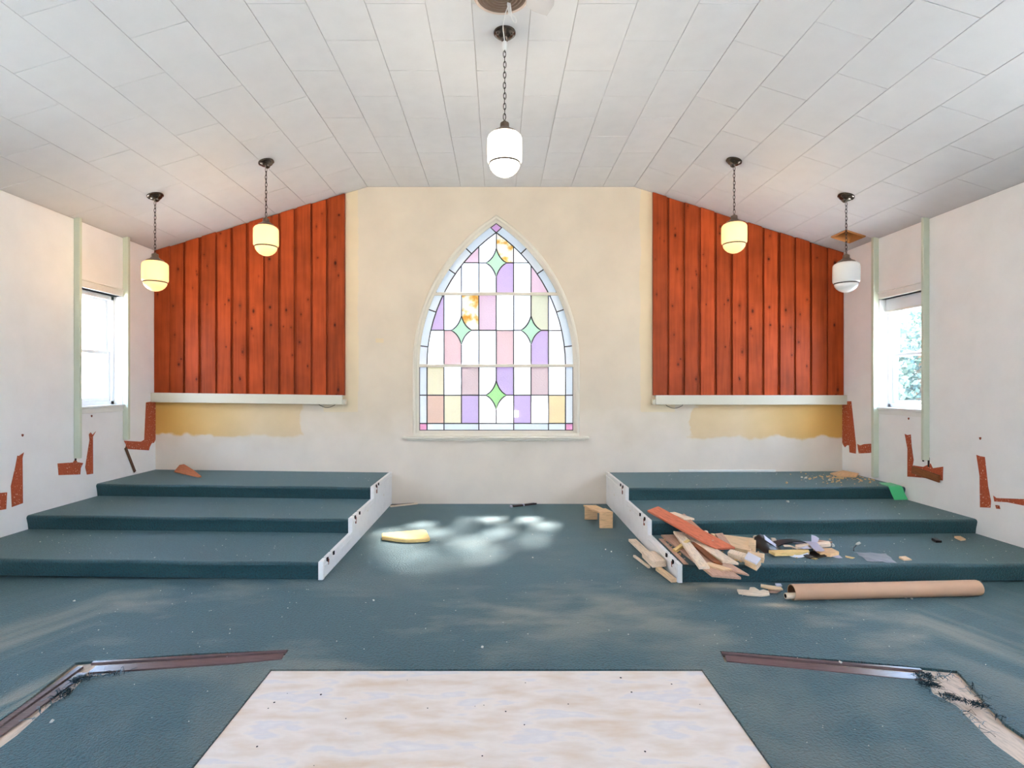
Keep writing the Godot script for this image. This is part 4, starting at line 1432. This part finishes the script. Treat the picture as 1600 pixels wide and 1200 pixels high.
func debris():
	var pile := "timber in the debris pile on the right platform"
	# ---- boards leaning over the lowest right step
	plank("red_board", "long board with an orange red painted face lying topmost on the debris pile", "board", Vector3(1.501, 0.346, 1.842), Vector3(1.878, 0.196, 2.660), 0.135, 0.02, M.redboard, pile, 0.22, 0.04)
	plank("pale_board", "pale bare board lying flat on the lowest step under the orange red painted board", "board", Vector3(1.735, 0.184, 2.16), Vector3(1.79, 0.180, 2.98), 0.10, 0.02, M.pine_pale, pile, 0.0, 0.03)
	plank("pale_stub", "pale board end on the middle step behind the orange red painted board", "board", Vector3(1.69, 0.297, 1.80), Vector3(1.785, 0.297, 2.05), 0.09, 0.018, M.pine_pale, pile, 0.0, 0.02)
	plank("brown_lath", "thin brown lath sticking up behind the orange red painted board", "lath", Vector3(1.757, 0.298, 1.90), Vector3(1.80, 0.214, 2.54), 0.07, 0.015, M.brownboard, pile, 0.25)
	plank("split_board", "pale board with a notched lower end overhanging the front of the lowest right step", "board", Vector3(1.642, 0.205, 2.18), Vector3(1.546, 0.179, 3.10), 0.088, 0.02, M.pine_pale, pile, -0.1, -0.02)
	plank("brown_board", "broad brown board lowest in the pile sticking out past the step edge", "board", Vector3(1.60, 0.157, 2.10), Vector3(1.653, 0.157, 3.24), 0.19, 0.018, M.brownboard, pile, 0.0, 0.03)
	plank("red_lath", "narrow reddish lath between two pale boards of the pile", "lath", Vector3(1.689, 0.178, 2.42), Vector3(1.690, 0.176, 2.99), 0.055, 0.015, M.midwood, pile, 0.0, 0.02)
	plank("broken_offcut", "short broken pale offcut lying on the end of the broad brown board", "offcut", Vector3(1.60, 0.178, 3.00), Vector3(1.70, 0.174, 3.14), 0.05, 0.016, M.pine, pile, 0.2, 0.02)
	plank("brown_board", "brown board end lying flat under the pale bare board", "board", Vector3(1.72, 0.163, 2.70), Vector3(1.775, 0.163, 3.18), 0.09, 0.014, M.brownboard, pile, 0.0, 0.05)
	plank("thin_stick", "square pale stick bridging from the white side panel to the pile", "stick", Vector3(1.471, 0.165, 2.61), Vector3(1.640, 0.212, 2.47), 0.032, 0.03, M.splinter, "", 0.1)
	plank("grey_strip", "long grey brown strip lying along the inside of the right white side panel", "strip", Vector3(1.475, 0.147, 2.20), Vector3(1.465, 0.147, 2.925), 0.035, 0.009, M.brownboard)
	piece("wide_board", "wide light board with a thick front edge lying right of the orange red board", "board", [Vector3(1.973, 0.172, 2.55), Vector3(2.085, 0.172, 2.66), Vector3(2.262, 0.192, 2.36), Vector3(1.938, 0.192, 2.18)], 0.034, M.pine)
	piece("reddish_board", "short reddish brown board lying slantwise over the wide light board", "board", [Vector3(1.926, 0.226, 2.32), Vector3(1.882, 0.203, 2.62), Vector3(1.940, 0.203, 2.665), Vector3(2.000, 0.224, 2.30)], 0.020, M.brownboard)
	piece("end_block", "small brown sawn block at the right end of the wide light board", "block", [Vector3(2.112, 0.20, 2.575), Vector3(2.160, 0.20, 2.60), Vector3(2.235, 0.20, 2.44), Vector3(2.182, 0.20, 2.42)], 0.06, M.pine)
	piece("split_block", "rough split pale block in front of the wide light board", "block", [Vector3(1.862, 0.184, 2.747), Vector3(1.913, 0.192, 2.68), Vector3(1.992, 0.192, 2.806), Vector3(1.965, 0.184, 2.905), Vector3(1.918, 0.184, 2.86)], 0.045, M.pine_pale)
	var wb := root("painted_block", Vector3(1.97, 0.137, 2.94))
	tag(wb, "tan sawn block with white painted upper face at the edge of the lowest step", "block")
	var at := wb.position
	piece("painted_face", "white painted face", "", [Vector3(1.917, 0.196, 2.936) - at, Vector3(2.005, 0.205, 2.805) - at, Vector3(2.03, 0.205, 2.969) - at, Vector3(1.943, 0.196, 3.08) - at], 0.012, M.whiteface, "", 0.002, wb)
	piece("core", "", "", [Vector3(1.917, 0.184, 2.936) - at, Vector3(2.005, 0.193, 2.805) - at, Vector3(2.03, 0.193, 2.969) - at, Vector3(1.943, 0.184, 3.08) - at], 0.046, M.pine, "", 0.002, wb)
	piece("tan_block", "tan sawn block half hidden behind the block with the white face", "block", [Vector3(2.045, 0.182, 2.70), Vector3(2.150, 0.182, 2.779), Vector3(2.085, 0.182, 2.90), Vector3(2.032, 0.182, 2.87)], 0.044, M.pine)
	for p in [[Vector3(1.832, 0.20, 2.36), "white headed wooden peg standing behind the orange red board"], [Vector3(2.268, 0.16, 2.37), "white headed wooden peg standing left of the black crumpled sheeting"]]:
		var st := mb()
		lathe(st, [Vector2(0.0, -0.06), Vector2(0.012, -0.06), Vector2(0.013, 0.02), Vector2(0.021, 0.028), Vector2(0.022, 0.048), Vector2(0.014, 0.058), Vector2(0.0, 0.06)], 14)
		tag(obj("wooden_peg", st, M.pine_pale, self, Transform3D(Basis(Vector3(0, 0, 1), 0.1), p[0])), p[1], "peg")
	# ---- sheeting, rubber and splinters on the same step
	sheet("black_sheeting", "crumpled black plastic sheeting beside the wide light board", "sheeting", [
		[Vector3(2.19, 0.142, 2.48), Vector3(2.20, 0.160, 2.55), Vector3(2.22, 0.142, 2.64)],
		[Vector3(2.24, 0.215, 2.40), Vector3(2.23, 0.205, 2.48), Vector3(2.27, 0.145, 2.62)],
		[Vector3(2.30, 0.238, 2.38), Vector3(2.30, 0.205, 2.45), Vector3(2.30, 0.150, 2.60)],
		[Vector3(2.35, 0.195, 2.34), Vector3(2.34, 0.205, 2.43), Vector3(2.36, 0.142, 2.56)],
		[Vector3(2.41, 0.142, 2.32), Vector3(2.40, 0.150, 2.42), Vector3(2.42, 0.141, 2.52)]], M.black)
	sheet("grey_sheeting", "shiny grey flap of plastic standing on the black crumpled sheeting", "sheeting", crumple(Vector3(2.315, 0.236, 2.41), Vector3(2.40, 0.165, 2.46), Vector3(2.385, 0.150, 2.52), Vector3(2.30, 0.21, 2.47), 3, 2, 0.006), M.lilac)
	var st := mb()
	var band := []
	for p in smooth([Vector3(2.33, 0.150, 2.48), Vector3(2.45, 0.158, 2.385), Vector3(2.572, 0.165, 2.33), Vector3(2.65, 0.160, 2.32), Vector3(2.70, 0.152, 2.36)]):
		band.append([p + Vector3(-0.02, 0.004, -0.035), p + Vector3(0, 0.010, 0), p + Vector3(0.02, 0.0, 0.04)])
	sheet("rubber_strip", "curved black rubber strip lying behind the yellow splinters", "strip", band, M.rubber, 0.008)
	piece("yellow_splinter", "long yellow split stake in the middle of the splinter heap", "stake", [Vector3(2.24, 0.176, 2.66), Vector3(2.583, 0.176, 2.636), Vector3(2.559, 0.176, 2.695), Vector3(2.40, 0.176, 2.735), Vector3(2.25, 0.176, 2.745)], 0.026, M.splinter)
	piece("cream_splinter", "cream coloured split stake at the back of the splinter heap", "stake", [Vector3(2.520, 0.190, 2.549), Vector3(2.688, 0.190, 2.494), Vector3(2.873, 0.190, 2.436), Vector3(2.845, 0.190, 2.51), Vector3(2.719, 0.190, 2.549), Vector3(2.509, 0.190, 2.606)], 0.03, M.pine_pale)
	piece("tan_splinter", "blunt tan split stake at the right end of the splinter heap", "stake", [Vector3(2.64, 0.176, 2.606), Vector3(2.800, 0.176, 2.60), Vector3(2.80, 0.176, 2.70), Vector3(2.70, 0.176, 2.75), Vector3(2.633, 0.176, 2.724)], 0.032, M.pine_warm)
	sheet("grey_flake", "grey plastic flake standing upright at the back of the splinter heap", "sheeting", [
		[Vector3(2.70, 0.252, 2.47), Vector3(2.745, 0.238, 2.462), Vector3(2.765, 0.222, 2.475)],
		[Vector3(2.698, 0.20, 2.475), Vector3(2.735, 0.20, 2.482), Vector3(2.757, 0.19, 2.47)],
		[Vector3(2.695, 0.142, 2.50), Vector3(2.72, 0.142, 2.50), Vector3(2.742, 0.142, 2.49)]], M.lilac)
	sheet("grey_strip", "flat grey plastic strip behind the cream split stake", "strip", crumple(Vector3(2.58, 0.150, 2.28), Vector3(2.78, 0.155, 2.334), Vector3(2.745, 0.15, 2.41), Vector3(2.60, 0.148, 2.36), 4, 1, 0.008), M.lilac)
	sheet("lilac_scrap", "lilac grey plastic scrap draped over the tan split stake", "sheeting", crumple(Vector3(2.63, 0.20, 2.53), Vector3(2.71, 0.20, 2.55), Vector3(2.665, 0.183, 2.73), Vector3(2.59, 0.18, 2.74), 3, 3, 0.012), M.lilac)
	sheet("lilac_scrap", "small lilac grey scrap lying on the yellow split stake", "sheeting", crumple(Vector3(2.51, 0.182, 2.64), Vector3(2.606, 0.182, 2.578), Vector3(2.62, 0.18, 2.62), Vector3(2.56, 0.18, 2.67), 2, 2, 0.01), M.lilac)
	sheet("black_scrap", "black plastic scrap tucked under the right end of the splinter heap", "sheeting", crumple(Vector3(2.48, 0.142, 2.70), Vector3(2.66, 0.15, 2.62), Vector3(2.66, 0.143, 2.78), Vector3(2.50, 0.142, 2.81), 4, 3, 0.02), M.black)
	sheet("lilac_scrap", "lilac grey scrap under the blunt tan split stake", "sheeting", crumple(Vector3(2.72, 0.142, 2.70), Vector3(2.80, 0.142, 2.68), Vector3(2.79, 0.142, 2.77), Vector3(2.73, 0.142, 2.77), 2, 2, 0.006), M.lilac)
	piece("dark_sliver", "thin dark sliver pointing right behind the cream split stake", "sliver", [Vector3(2.84, 0.158, 2.26), Vector3(2.96, 0.158, 2.34), Vector3(2.90, 0.158, 2.345), Vector3(2.83, 0.158, 2.30)], 0.012, M.brownboard)
	band = []
	for p in smooth([Vector3(2.37, 0.146, 2.66), Vector3(2.394, 0.143, 2.735), Vector3(2.445, 0.143, 2.76), Vector3(2.54, 0.150, 2.72)]):
		band.append([p, p + Vector3(0.006, 0.016, -0.02)])
	sheet("white_shaving", "curled white shaving in front of the yellow split stake", "shaving", band, M.whiteface)
	band = []
	for p in smooth([Vector3(2.44, 0.165, 2.52), Vector3(2.49, 0.168, 2.545), Vector3(2.515, 0.16, 2.60)]):
		band.append([p, p + Vector3(0.0, 0.010, -0.02)])
	sheet("white_shaving", "curled pale shaving between the rubber strip and the yellow split stake", "shaving", band, M.pine_pale)
	piece("cream_chip", "cream chip in front of the splinter heap", "chip", [Vector3(2.530, 0.150, 2.712), Vector3(2.576, 0.150, 2.789), Vector3(2.542, 0.150, 2.81), Vector3(2.513, 0.150, 2.768)], 0.012, M.splinter)
	piece("pink_chip", "pinkish chip standing behind the curved black rubber strip", "chip", [Vector3(2.425, 0.185, 2.31), Vector3(2.468, 0.180, 2.30), Vector3(2.492, 0.140, 2.29), Vector3(2.436, 0.139, 2.30)], 0.012, M.pine_pale)
	piece("cream_chip", "cream chip at the right end of the splinter heap", "chip", [Vector3(2.838, 0.149, 2.724), Vector3(2.885, 0.149, 2.772), Vector3(2.850, 0.149, 2.793), Vector3(2.820, 0.149, 2.752)], 0.011, M.splinter)
	sheet("grey_film", "crumpled grey plastic sheet lying alone on the lowest right step", "sheeting", crumple(Vector3(2.975, 0.147, 2.64), Vector3(3.197, 0.150, 2.681), Vector3(3.115, 0.148, 2.925), Vector3(2.925, 0.147, 2.87), 6, 6, 0.010), M.film)
	st = mb()
	tube(st, [Vector3(2.985, 0.152, 2.60), Vector3(3.01, 0.165, 2.56), Vector3(3.05, 0.175, 2.53)], 0.004, 5)
	tag(obj("black_twist", st, M.black), "thin black twist of plastic behind the grey plastic sheet", "scrap")
	piece("tan_chip", "tan chip right of the crumpled grey plastic sheet", "chip", [Vector3(3.225, 0.165, 2.797), Vector3(3.288, 0.165, 2.784), Vector3(3.290, 0.158, 2.851), Vector3(3.221, 0.158, 2.859)], 0.02, M.pine)
	piece("tan_chip", "tan chip near the right wall on the lowest right step", "chip", [Vector3(4.150, 0.172, 2.209), Vector3(4.215, 0.170, 2.198), Vector3(4.197, 0.165, 2.278), Vector3(4.134, 0.166, 2.299)], 0.018, M.pine)
	piece("black_chip", "small black lump near the right wall on the lowest right step", "chip", [Vector3(3.889, 0.175, 2.278), Vector3(3.940, 0.172, 2.262), Vector3(3.925, 0.168, 2.350), Vector3(3.872, 0.17, 2.350)], 0.024, M.black)
	# ---- on the highest right step
	piece("tan_board", "tan board lying by the corner on the highest right step", "board", [Vector3(4.125, 0.455, 0.33), Vector3(4.40, 0.462, 0.15), Vector3(4.462, 0.455, 0.36), Vector3(4.30, 0.450, 0.56), Vector3(4.13, 0.448, 0.50)], 0.016, M.pine_warm)
	sheet("green_strip", "bright green strip hanging over the edge of the highest right step", "strip", [
		[Vector3(4.35, 0.434, 0.90), Vector3(4.468, 0.436, 0.92)], [Vector3(4.30, 0.434, 1.02), Vector3(4.452, 0.436, 1.06)],
		[Vector3(4.285, 0.436, 1.14), Vector3(4.434, 0.437, 1.14)], [Vector3(4.286, 0.420, 1.158), Vector3(4.436, 0.421, 1.158)],
		[Vector3(4.300, 0.36, 1.172), Vector3(4.448, 0.36, 1.172)], [Vector3(4.325, 0.292, 1.185), Vector3(4.474, 0.295, 1.185)]], M.green)
	var w := mb()
	box(w, Vector3(-0.63, 0, -0.012), Vector3(0.63, 0.028, 0.012), 0.004)
	tag(obj("white_batten", w, M.white, self, Transform3D(Basis(), Vector3(2.97, 0.419, 0.016))), "thin white batten lying along the wall at the back of the highest right step", "batten")
	# ---- floor by the right side panel
	plank("floor_plank", "pale plank lying on the carpet along the foot of the right side panel", "plank", Vector3(1.305, 0.040, 1.82), Vector3(1.345, 0.040, 2.52), 0.075, 0.024, M.pine_pale)
	piece("pale_block", "thick pale block lying across the plank at the right side panel", "block", [Vector3(1.245, 0.098, 2.43), Vector3(1.258, 0.098, 2.71), Vector3(1.382, 0.098, 2.68), Vector3(1.365, 0.098, 2.415)], 0.055, M.pine_pale, "", 0.004)
	plank("thin_stick", "thin round edged stick on the carpet left of the thick pale block", "stick", Vector3(1.212, 0.024, 2.29), Vector3(1.262, 0.024, 2.60), 0.022, 0.02, M.pine_pale)
	plank("knotty_stick", "knotty stick lying on the carpet at the front corner of the right side panel", "stick", Vector3(1.315, 0.045, 2.68), Vector3(1.365, 0.035, 2.94), 0.045, 0.032, M.pine)
	var s := root("wooden_bracket", Vector3(1.10, 0.002, 1.1))
	tag(s, "small table shaped wooden bracket standing on the carpet by the right side panel", "bracket")
	st = mb()
	box(st, Vector3(-0.015, 0, 0.135), Vector3(0.128, 0.160, 0.165), 0.003)
	obj("front_leg", st, M.pine_warm, s)
	st = mb()
	box(st, Vector3(-0.115, 0, -0.25), Vector3(0.03, 0.150, -0.225), 0.003)
	obj("rear_leg", st, M.pine_warm, s)
	st = mb()
	prism(st, [Vector2(-0.125, 0.27), Vector2(0.02, 0.265), Vector2(0.075, 0.08), Vector2(-0.005, 0.02), Vector2(-0.05, -0.02)], 0.142, 0.160, Transform3D(Basis(Vector3(1, 0, 0), Vector3(0, 0, -1), Vector3(0, 1, 0)), Vector3.ZERO), 0.002)
	obj("rear_plate", st, M.pine_warm, s)
	st = mb()
	prism(st, [Vector2(-0.065, -0.03), Vector2(0.085, 0.02), Vector2(0.128, -0.168), Vector2(-0.018, -0.168)], 0.160, 0.178, Transform3D(Basis(Vector3(1, 0, 0), Vector3(0, 0, -1), Vector3(0, 1, 0)), Vector3.ZERO), 0.002)
	obj("front_plate", st, M.pine_warm, s)
	piece("curled_veneer", "pale wavy veneer offcut on the carpet left of the cardboard tube", "offcut", [Vector3(1.785, 0.016, 3.111), Vector3(1.865, 0.016, 3.131), Vector3(1.900, 0.016, 3.071), Vector3(1.935, 0.016, 3.071), Vector3(1.944, 0.016, 3.137), Vector3(1.981, 0.016, 3.117), Vector3(2.005, 0.016, 3.150), Vector3(1.980, 0.016, 3.214), Vector3(1.913, 0.016, 3.233), Vector3(1.819, 0.016, 3.214), Vector3(1.767, 0.016, 3.182)], 0.014, M.pine_pale)
	piece("thin_offcut", "narrow offcut lying against the riser left of the cardboard tube", "offcut", [Vector3(1.987, 0.035, 3.06), Vector3(2.114, 0.035, 3.115), Vector3(2.110, 0.030, 3.154), Vector3(2.045, 0.030, 3.154), Vector3(1.968, 0.035, 3.101)], 0.012, M.pine)
	piece("reddish_chip", "reddish chip under the narrow offcut by the cardboard tube", "chip", [Vector3(2.024, 0.014, 3.098), Vector3(2.108, 0.014, 3.124), Vector3(2.058, 0.014, 3.167), Vector3(2.005, 0.014, 3.163)], 0.012, M.brownboard)
	piece("white_chip", "white chip on the end of the narrow offcut by the cardboard tube", "chip", [Vector3(2.085, 0.05, 3.085), Vector3(2.125, 0.05, 3.09), Vector3(2.12, 0.045, 3.12), Vector3(2.08, 0.045, 3.115)], 0.012, M.whiteface)
	# cardboard tube with a smaller one slid out at its left end
	var tb := root("cardboard_tube", Vector3(2.81, 0.057, 3.245))
	tb.rotation = Vector3(0, 0.063, 0)
	tag(tb, "long brown cardboard tube lying on the carpet in front of the right platform", "tube")
	st = mb()
	var side := Transform3D(Basis(Vector3(0, 0, 1), -PI / 2), Vector3.ZERO)
	lathe(st, [Vector2(0.049, -0.708), Vector2(0.055, -0.708), Vector2(0.056, -0.70), Vector2(0.056, 0.70), Vector2(0.053, 0.709), Vector2(0.049, 0.708)], 36, side)
	obj("tube_wall", st, M.card, tb)
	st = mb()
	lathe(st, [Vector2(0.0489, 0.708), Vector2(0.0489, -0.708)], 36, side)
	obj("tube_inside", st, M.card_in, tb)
	var sx := root("small_tube", Vector3(2.10, 0.032, 3.292))
	sx.rotation = Vector3(0, 0.05, 0)
	tag(sx, "short narrow tube sticking out of the left end of the long cardboard tube", "tube")
	st = mb()
	lathe(st, [Vector2(0.015, -0.045), Vector2(0.021, -0.045), Vector2(0.022, -0.04), Vector2(0.022, 0.18), Vector2(0.0, 0.18)], 20, side)
	obj("tube_wall", st, M.pine_pale, sx)
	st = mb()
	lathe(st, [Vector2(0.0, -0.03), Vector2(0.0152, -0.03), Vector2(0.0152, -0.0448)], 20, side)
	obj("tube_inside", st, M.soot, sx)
	# ---- aisle and left side
	var pd := []
	for p in [[-1.195, 1.613], [-0.790, 1.470], [-0.757, 1.50], [-0.684, 1.779], [-0.707, 1.808], [-0.815, 1.834], [-0.913, 1.842], [-1.013, 1.811], [-1.152, 1.746], [-1.167, 1.746]]:
		pd.append(Vector3(p[0], 0.044, p[1]))
	piece("yellow_offcut", "smooth pale yellow paddle shaped offcut on the carpet beside the left side panel", "offcut", pd, 0.040, M.paddle, "", 0.008)
	piece("wood_wedge", "reddish wedge shaped wood scrap on the highest left step against the wall", "wedge", [Vector3(-4.117, 0.450, 0.22), Vector3(-3.615, 0.442, 0.58), Vector3(-3.60, 0.460, 0.56), Vector3(-3.792, 0.501, 0.37), Vector3(-4.025, 0.535, 0.15), Vector3(-4.106, 0.532, 0.13)], 0.02, mat(Color(0.76, 0.46, 0.30), 0.6, M.pine.albedo_texture, Vector3(0.6, 7, 7)))
	var rd := root("dark_rod", Vector3(0.31, 0.016, 0.13))
	rd.rotation.y = 0.48
	tag(rd, "pair of dark metal rods lying on the carpet at the foot of the back wall", "rod")
	for k in 2:
		st = mb()
		box(st, Vector3(-0.17 + 0.02 * k, -0.012, -0.018 + 0.022 * k), Vector3(0.17 + 0.02 * k, 0.008, 0.0 + 0.02 * k), 0.003)
		obj("bar", st, M.strip_dark, rd)
	for x in [-0.175, 0.0]:
		st = mb()
		box(st, Vector3(x - 0.012, -0.014, -0.022), Vector3(x + 0.006, 0.012, 0.024), 0.003)
		obj("clip", st, M.lilac, rd)
	plank("pale_strip", "thin pale strip on the carpet where left side panel meets back wall", "strip", Vector3(-1.38, 0.024, 0.22), Vector3(-1.06, 0.024, 0.04), 0.014, 0.02, M.pine_pale)
	plank("dark_strip", "dark strip lying behind the thin pale strip at the foot of the back wall", "strip", Vector3(-1.385, 0.017, 0.14), Vector3(-1.10, 0.017, 0.03), 0.05, 0.012, M.darkwood)
	# wood strips still nailed to the side walls
	plank("hanging_lath", "splintered dark lath dangling askew from the bare patch on the left wall", "lath", Vector3(XL + 0.014, 0.80, 0.60), Vector3(XL + 0.020, 0.485, 0.435), 0.035, 0.012, M.darkwood, "", PI / 2)
	plank("nailed_lath", "brown lath nailed slantwise over the bare patch on the right wall", "lath", Vector3(XR - 0.012, 0.635, 1.27), Vector3(XR - 0.022, 0.60, 1.655), 0.075, 0.018, M.midwood, "", -PI / 2)
	# ---- crumbs: plaster and chips trodden over floor and steps
	var sp := []
	for i in 230:
		sp.append([Vector3(rng.randf_range(-2.8, 2.9), 0.0, rng.randf_range(1.0, 5.0)), rng.randf_range(0.001, 0.0034)])
	for p in sp:
		if absf(p[0].x) > 1.36 and p[0].z < 2.98 or absf(p[0].x + 0.07) < 1.2 and p[0].z > 4.25:
			p[0].z = rng.randf_range(3.0, 4.0)
	for p in [[-0.10, 4.02], [0.30, 2.30], [1.0, 2.05], [1.04, 2.12], [-3.04, 3.31], [2.95, 3.25], [2.98, 3.27], [-0.9, 3.3], [1.9, 4.2], [-2.05, 4.75]]:
		sp.append([Vector3(p[0], 0, p[1]), 0.008])
	crumbs("plaster_crumbs", "pale plaster crumbs scattered over the teal floor carpet", sp, M.crumb)
	var names := ["highest", "middle", "lowest"]
	for k in 3:
		sp = []
		for i in 63:
			var z: float = [rng.randf_range(0.05, 1.03), rng.randf_range(1.12, 1.95), rng.randf_range(2.05, 2.84)][k]
			var x := rng.randf_range(-4.3, -1.5)
			sp.append([Vector3(x, [0.41, 0.274, 0.137][k] + 0.0125 * absf(x + 1.434), z), rng.randf_range(0.001, 0.0036) * (1.0 if k == 2 else 0.8)])
		crumbs("plaster_crumbs", "pale plaster crumbs scattered over the %s step of the left platform" % names[k], sp, M.crumb)
		sp = []
		for i in 72:
			var z: float = [rng.randf_range(0.05, 1.08), rng.randf_range(1.18, 2.0), rng.randf_range(2.12, 2.9)][k]
			var x := rng.randf_range(1.5, 4.4)
			sp.append([Vector3(x, [0.41, 0.274, 0.137][k] + 0.0055 * absf(x - 1.43), z), rng.randf_range(0.001, 0.004)])
		for p in [[[3.68, 0.41, 0.5], [3.70, 0.41, 0.55], [3.9, 0.41, 0.7]], [[3.12, 0.274, 1.26]], [[2.9, 0.137, 2.45], [3.15, 0.137, 2.40]]][k]:
			sp.append([Vector3(p[0], p[1] + 0.012, p[2]), 0.014])
		crumbs("plaster_crumbs", "pale plaster crumbs scattered over the %s step of the right platform" % names[k], sp, M.crumb)
	var ch := []
	for i in 130:
		var r := absf(rng.randfn(0.0, 0.32))
		var a := rng.randf() * TAU
		var x := clampf(4.10 + r * cos(a) * 1.2, 3.3, 4.42)
		ch.append([Vector3(x, 0.425, clampf(0.55 + r * sin(a) * 0.8, 0.1, 1.04)), rng.randf_range(0.003, 0.014)])
	crumbs("wood_chips", "tan wood chips and splinters round the tan board on the highest right step", ch, M.chipmat)
	ch = []
	for i in 70:
		ch.append([Vector3(clampf(rng.randfn(1.95, 0.45), 1.5, 3.0), 0.141, rng.randf_range(2.2, 2.88)), rng.randf_range(0.002, 0.010)])
	crumbs("wood_chips", "tan wood chips littering the lowest right step round the debris pile", ch, M.chipmat)

# ------------------------------------------------------------------ outside the windows
func outdoors():
	var st := mb()
	box(st, Vector3(-60, -0.9, -60), Vector3(60, -0.5, 60))
	struct(obj("ground", st, M.earth), "pale ground outside the building", "ground")
	# slope seen through the left window
	st = mb()
	var fn := FastNoiseLite.new()
	fn.seed = 33
	fn.frequency = 0.12
	fn.fractal_octaves = 4
	var hgt := func(i: int, j: int) -> Vector3:
		var x := -9.0 - i * 1.6
		var z := -40.0 + j * 2.0
		return Vector3(x, -0.6 + i * 0.95 + fn.get_noise_2d(x, z) * 1.2 * minf(i, 3) / 3.0, z)
	for i in 14:
		for j in 32:
			var a: Vector3 = hgt.call(i, j)
			var b: Vector3 = hgt.call(i + 1, j)
			var c: Vector3 = hgt.call(i + 1, j + 1)
			var d: Vector3 = hgt.call(i, j + 1)
			var n := (b - a).cross(d - a).normalized()
			n = n if n.y > 0 else -n
			quad(st, a, b, c, d, n)
	struct(obj("hillside", st, M.rock), "bright stony hillside seen through the left window", "hill")
	st = mb()
	box(st, Vector3(-5.25, 3.02, -3.0), Vector3(-4.72, 3.10, 13.0), 0.004)
	struct(obj("trim_5", st, M.roof))
	# trees seen through the right window
	for t in [[Vector3(8.6, -0.5, -4.2), 3.6, 5], [Vector3(11.5, -0.5, -9.0), 5.2, 6], [Vector3(7.6, -0.5, -8.0), 4.0, 8]]:
		var tr := root("tree", t[0])
		tag(tr, ["leafy tree standing nearest outside the right window", "tallest leafy tree farthest beyond the right window", "leafy tree behind the nearest one outside the right window"][[5, 6, 8].find(t[2])], "tree", "trees outside the right window")
		st = mb()
		tube(st, [Vector3.ZERO, Vector3(0.05, t[1] * 0.3, 0), Vector3(0, t[1] * 0.75, 0.05)], 0.13, 8, 0.4)
		obj("trunk", st, M.bark, tr)
		var r := RandomNumberGenerator.new()
		r.seed = t[2]
		st = mb()
		for i in 6000:
			var v := Vector3(r.randfn(), r.randfn() * 1.1, r.randfn()).normalized() * pow(r.randf(), 0.4)
			var p := Vector3(v.x * t[1] * 0.42, t[1] * 0.58 + v.y * t[1] * 0.46, v.z * t[1] * 0.42)
			var bs := Basis.from_euler(Vector3(r.randf() * TAU, r.randf() * TAU, r.randf() * TAU))
			var l := r.randf_range(0.05, 0.10)
			var q := [p - bs.x * l, p + bs.y * l * 0.5, p + bs.x * l, p - bs.y * l * 0.5]
			quad(st, q[0], q[1], q[2], q[3], bs.z)
		obj("crown", st, M.leaf, tr).set_meta("kind", "stuff")
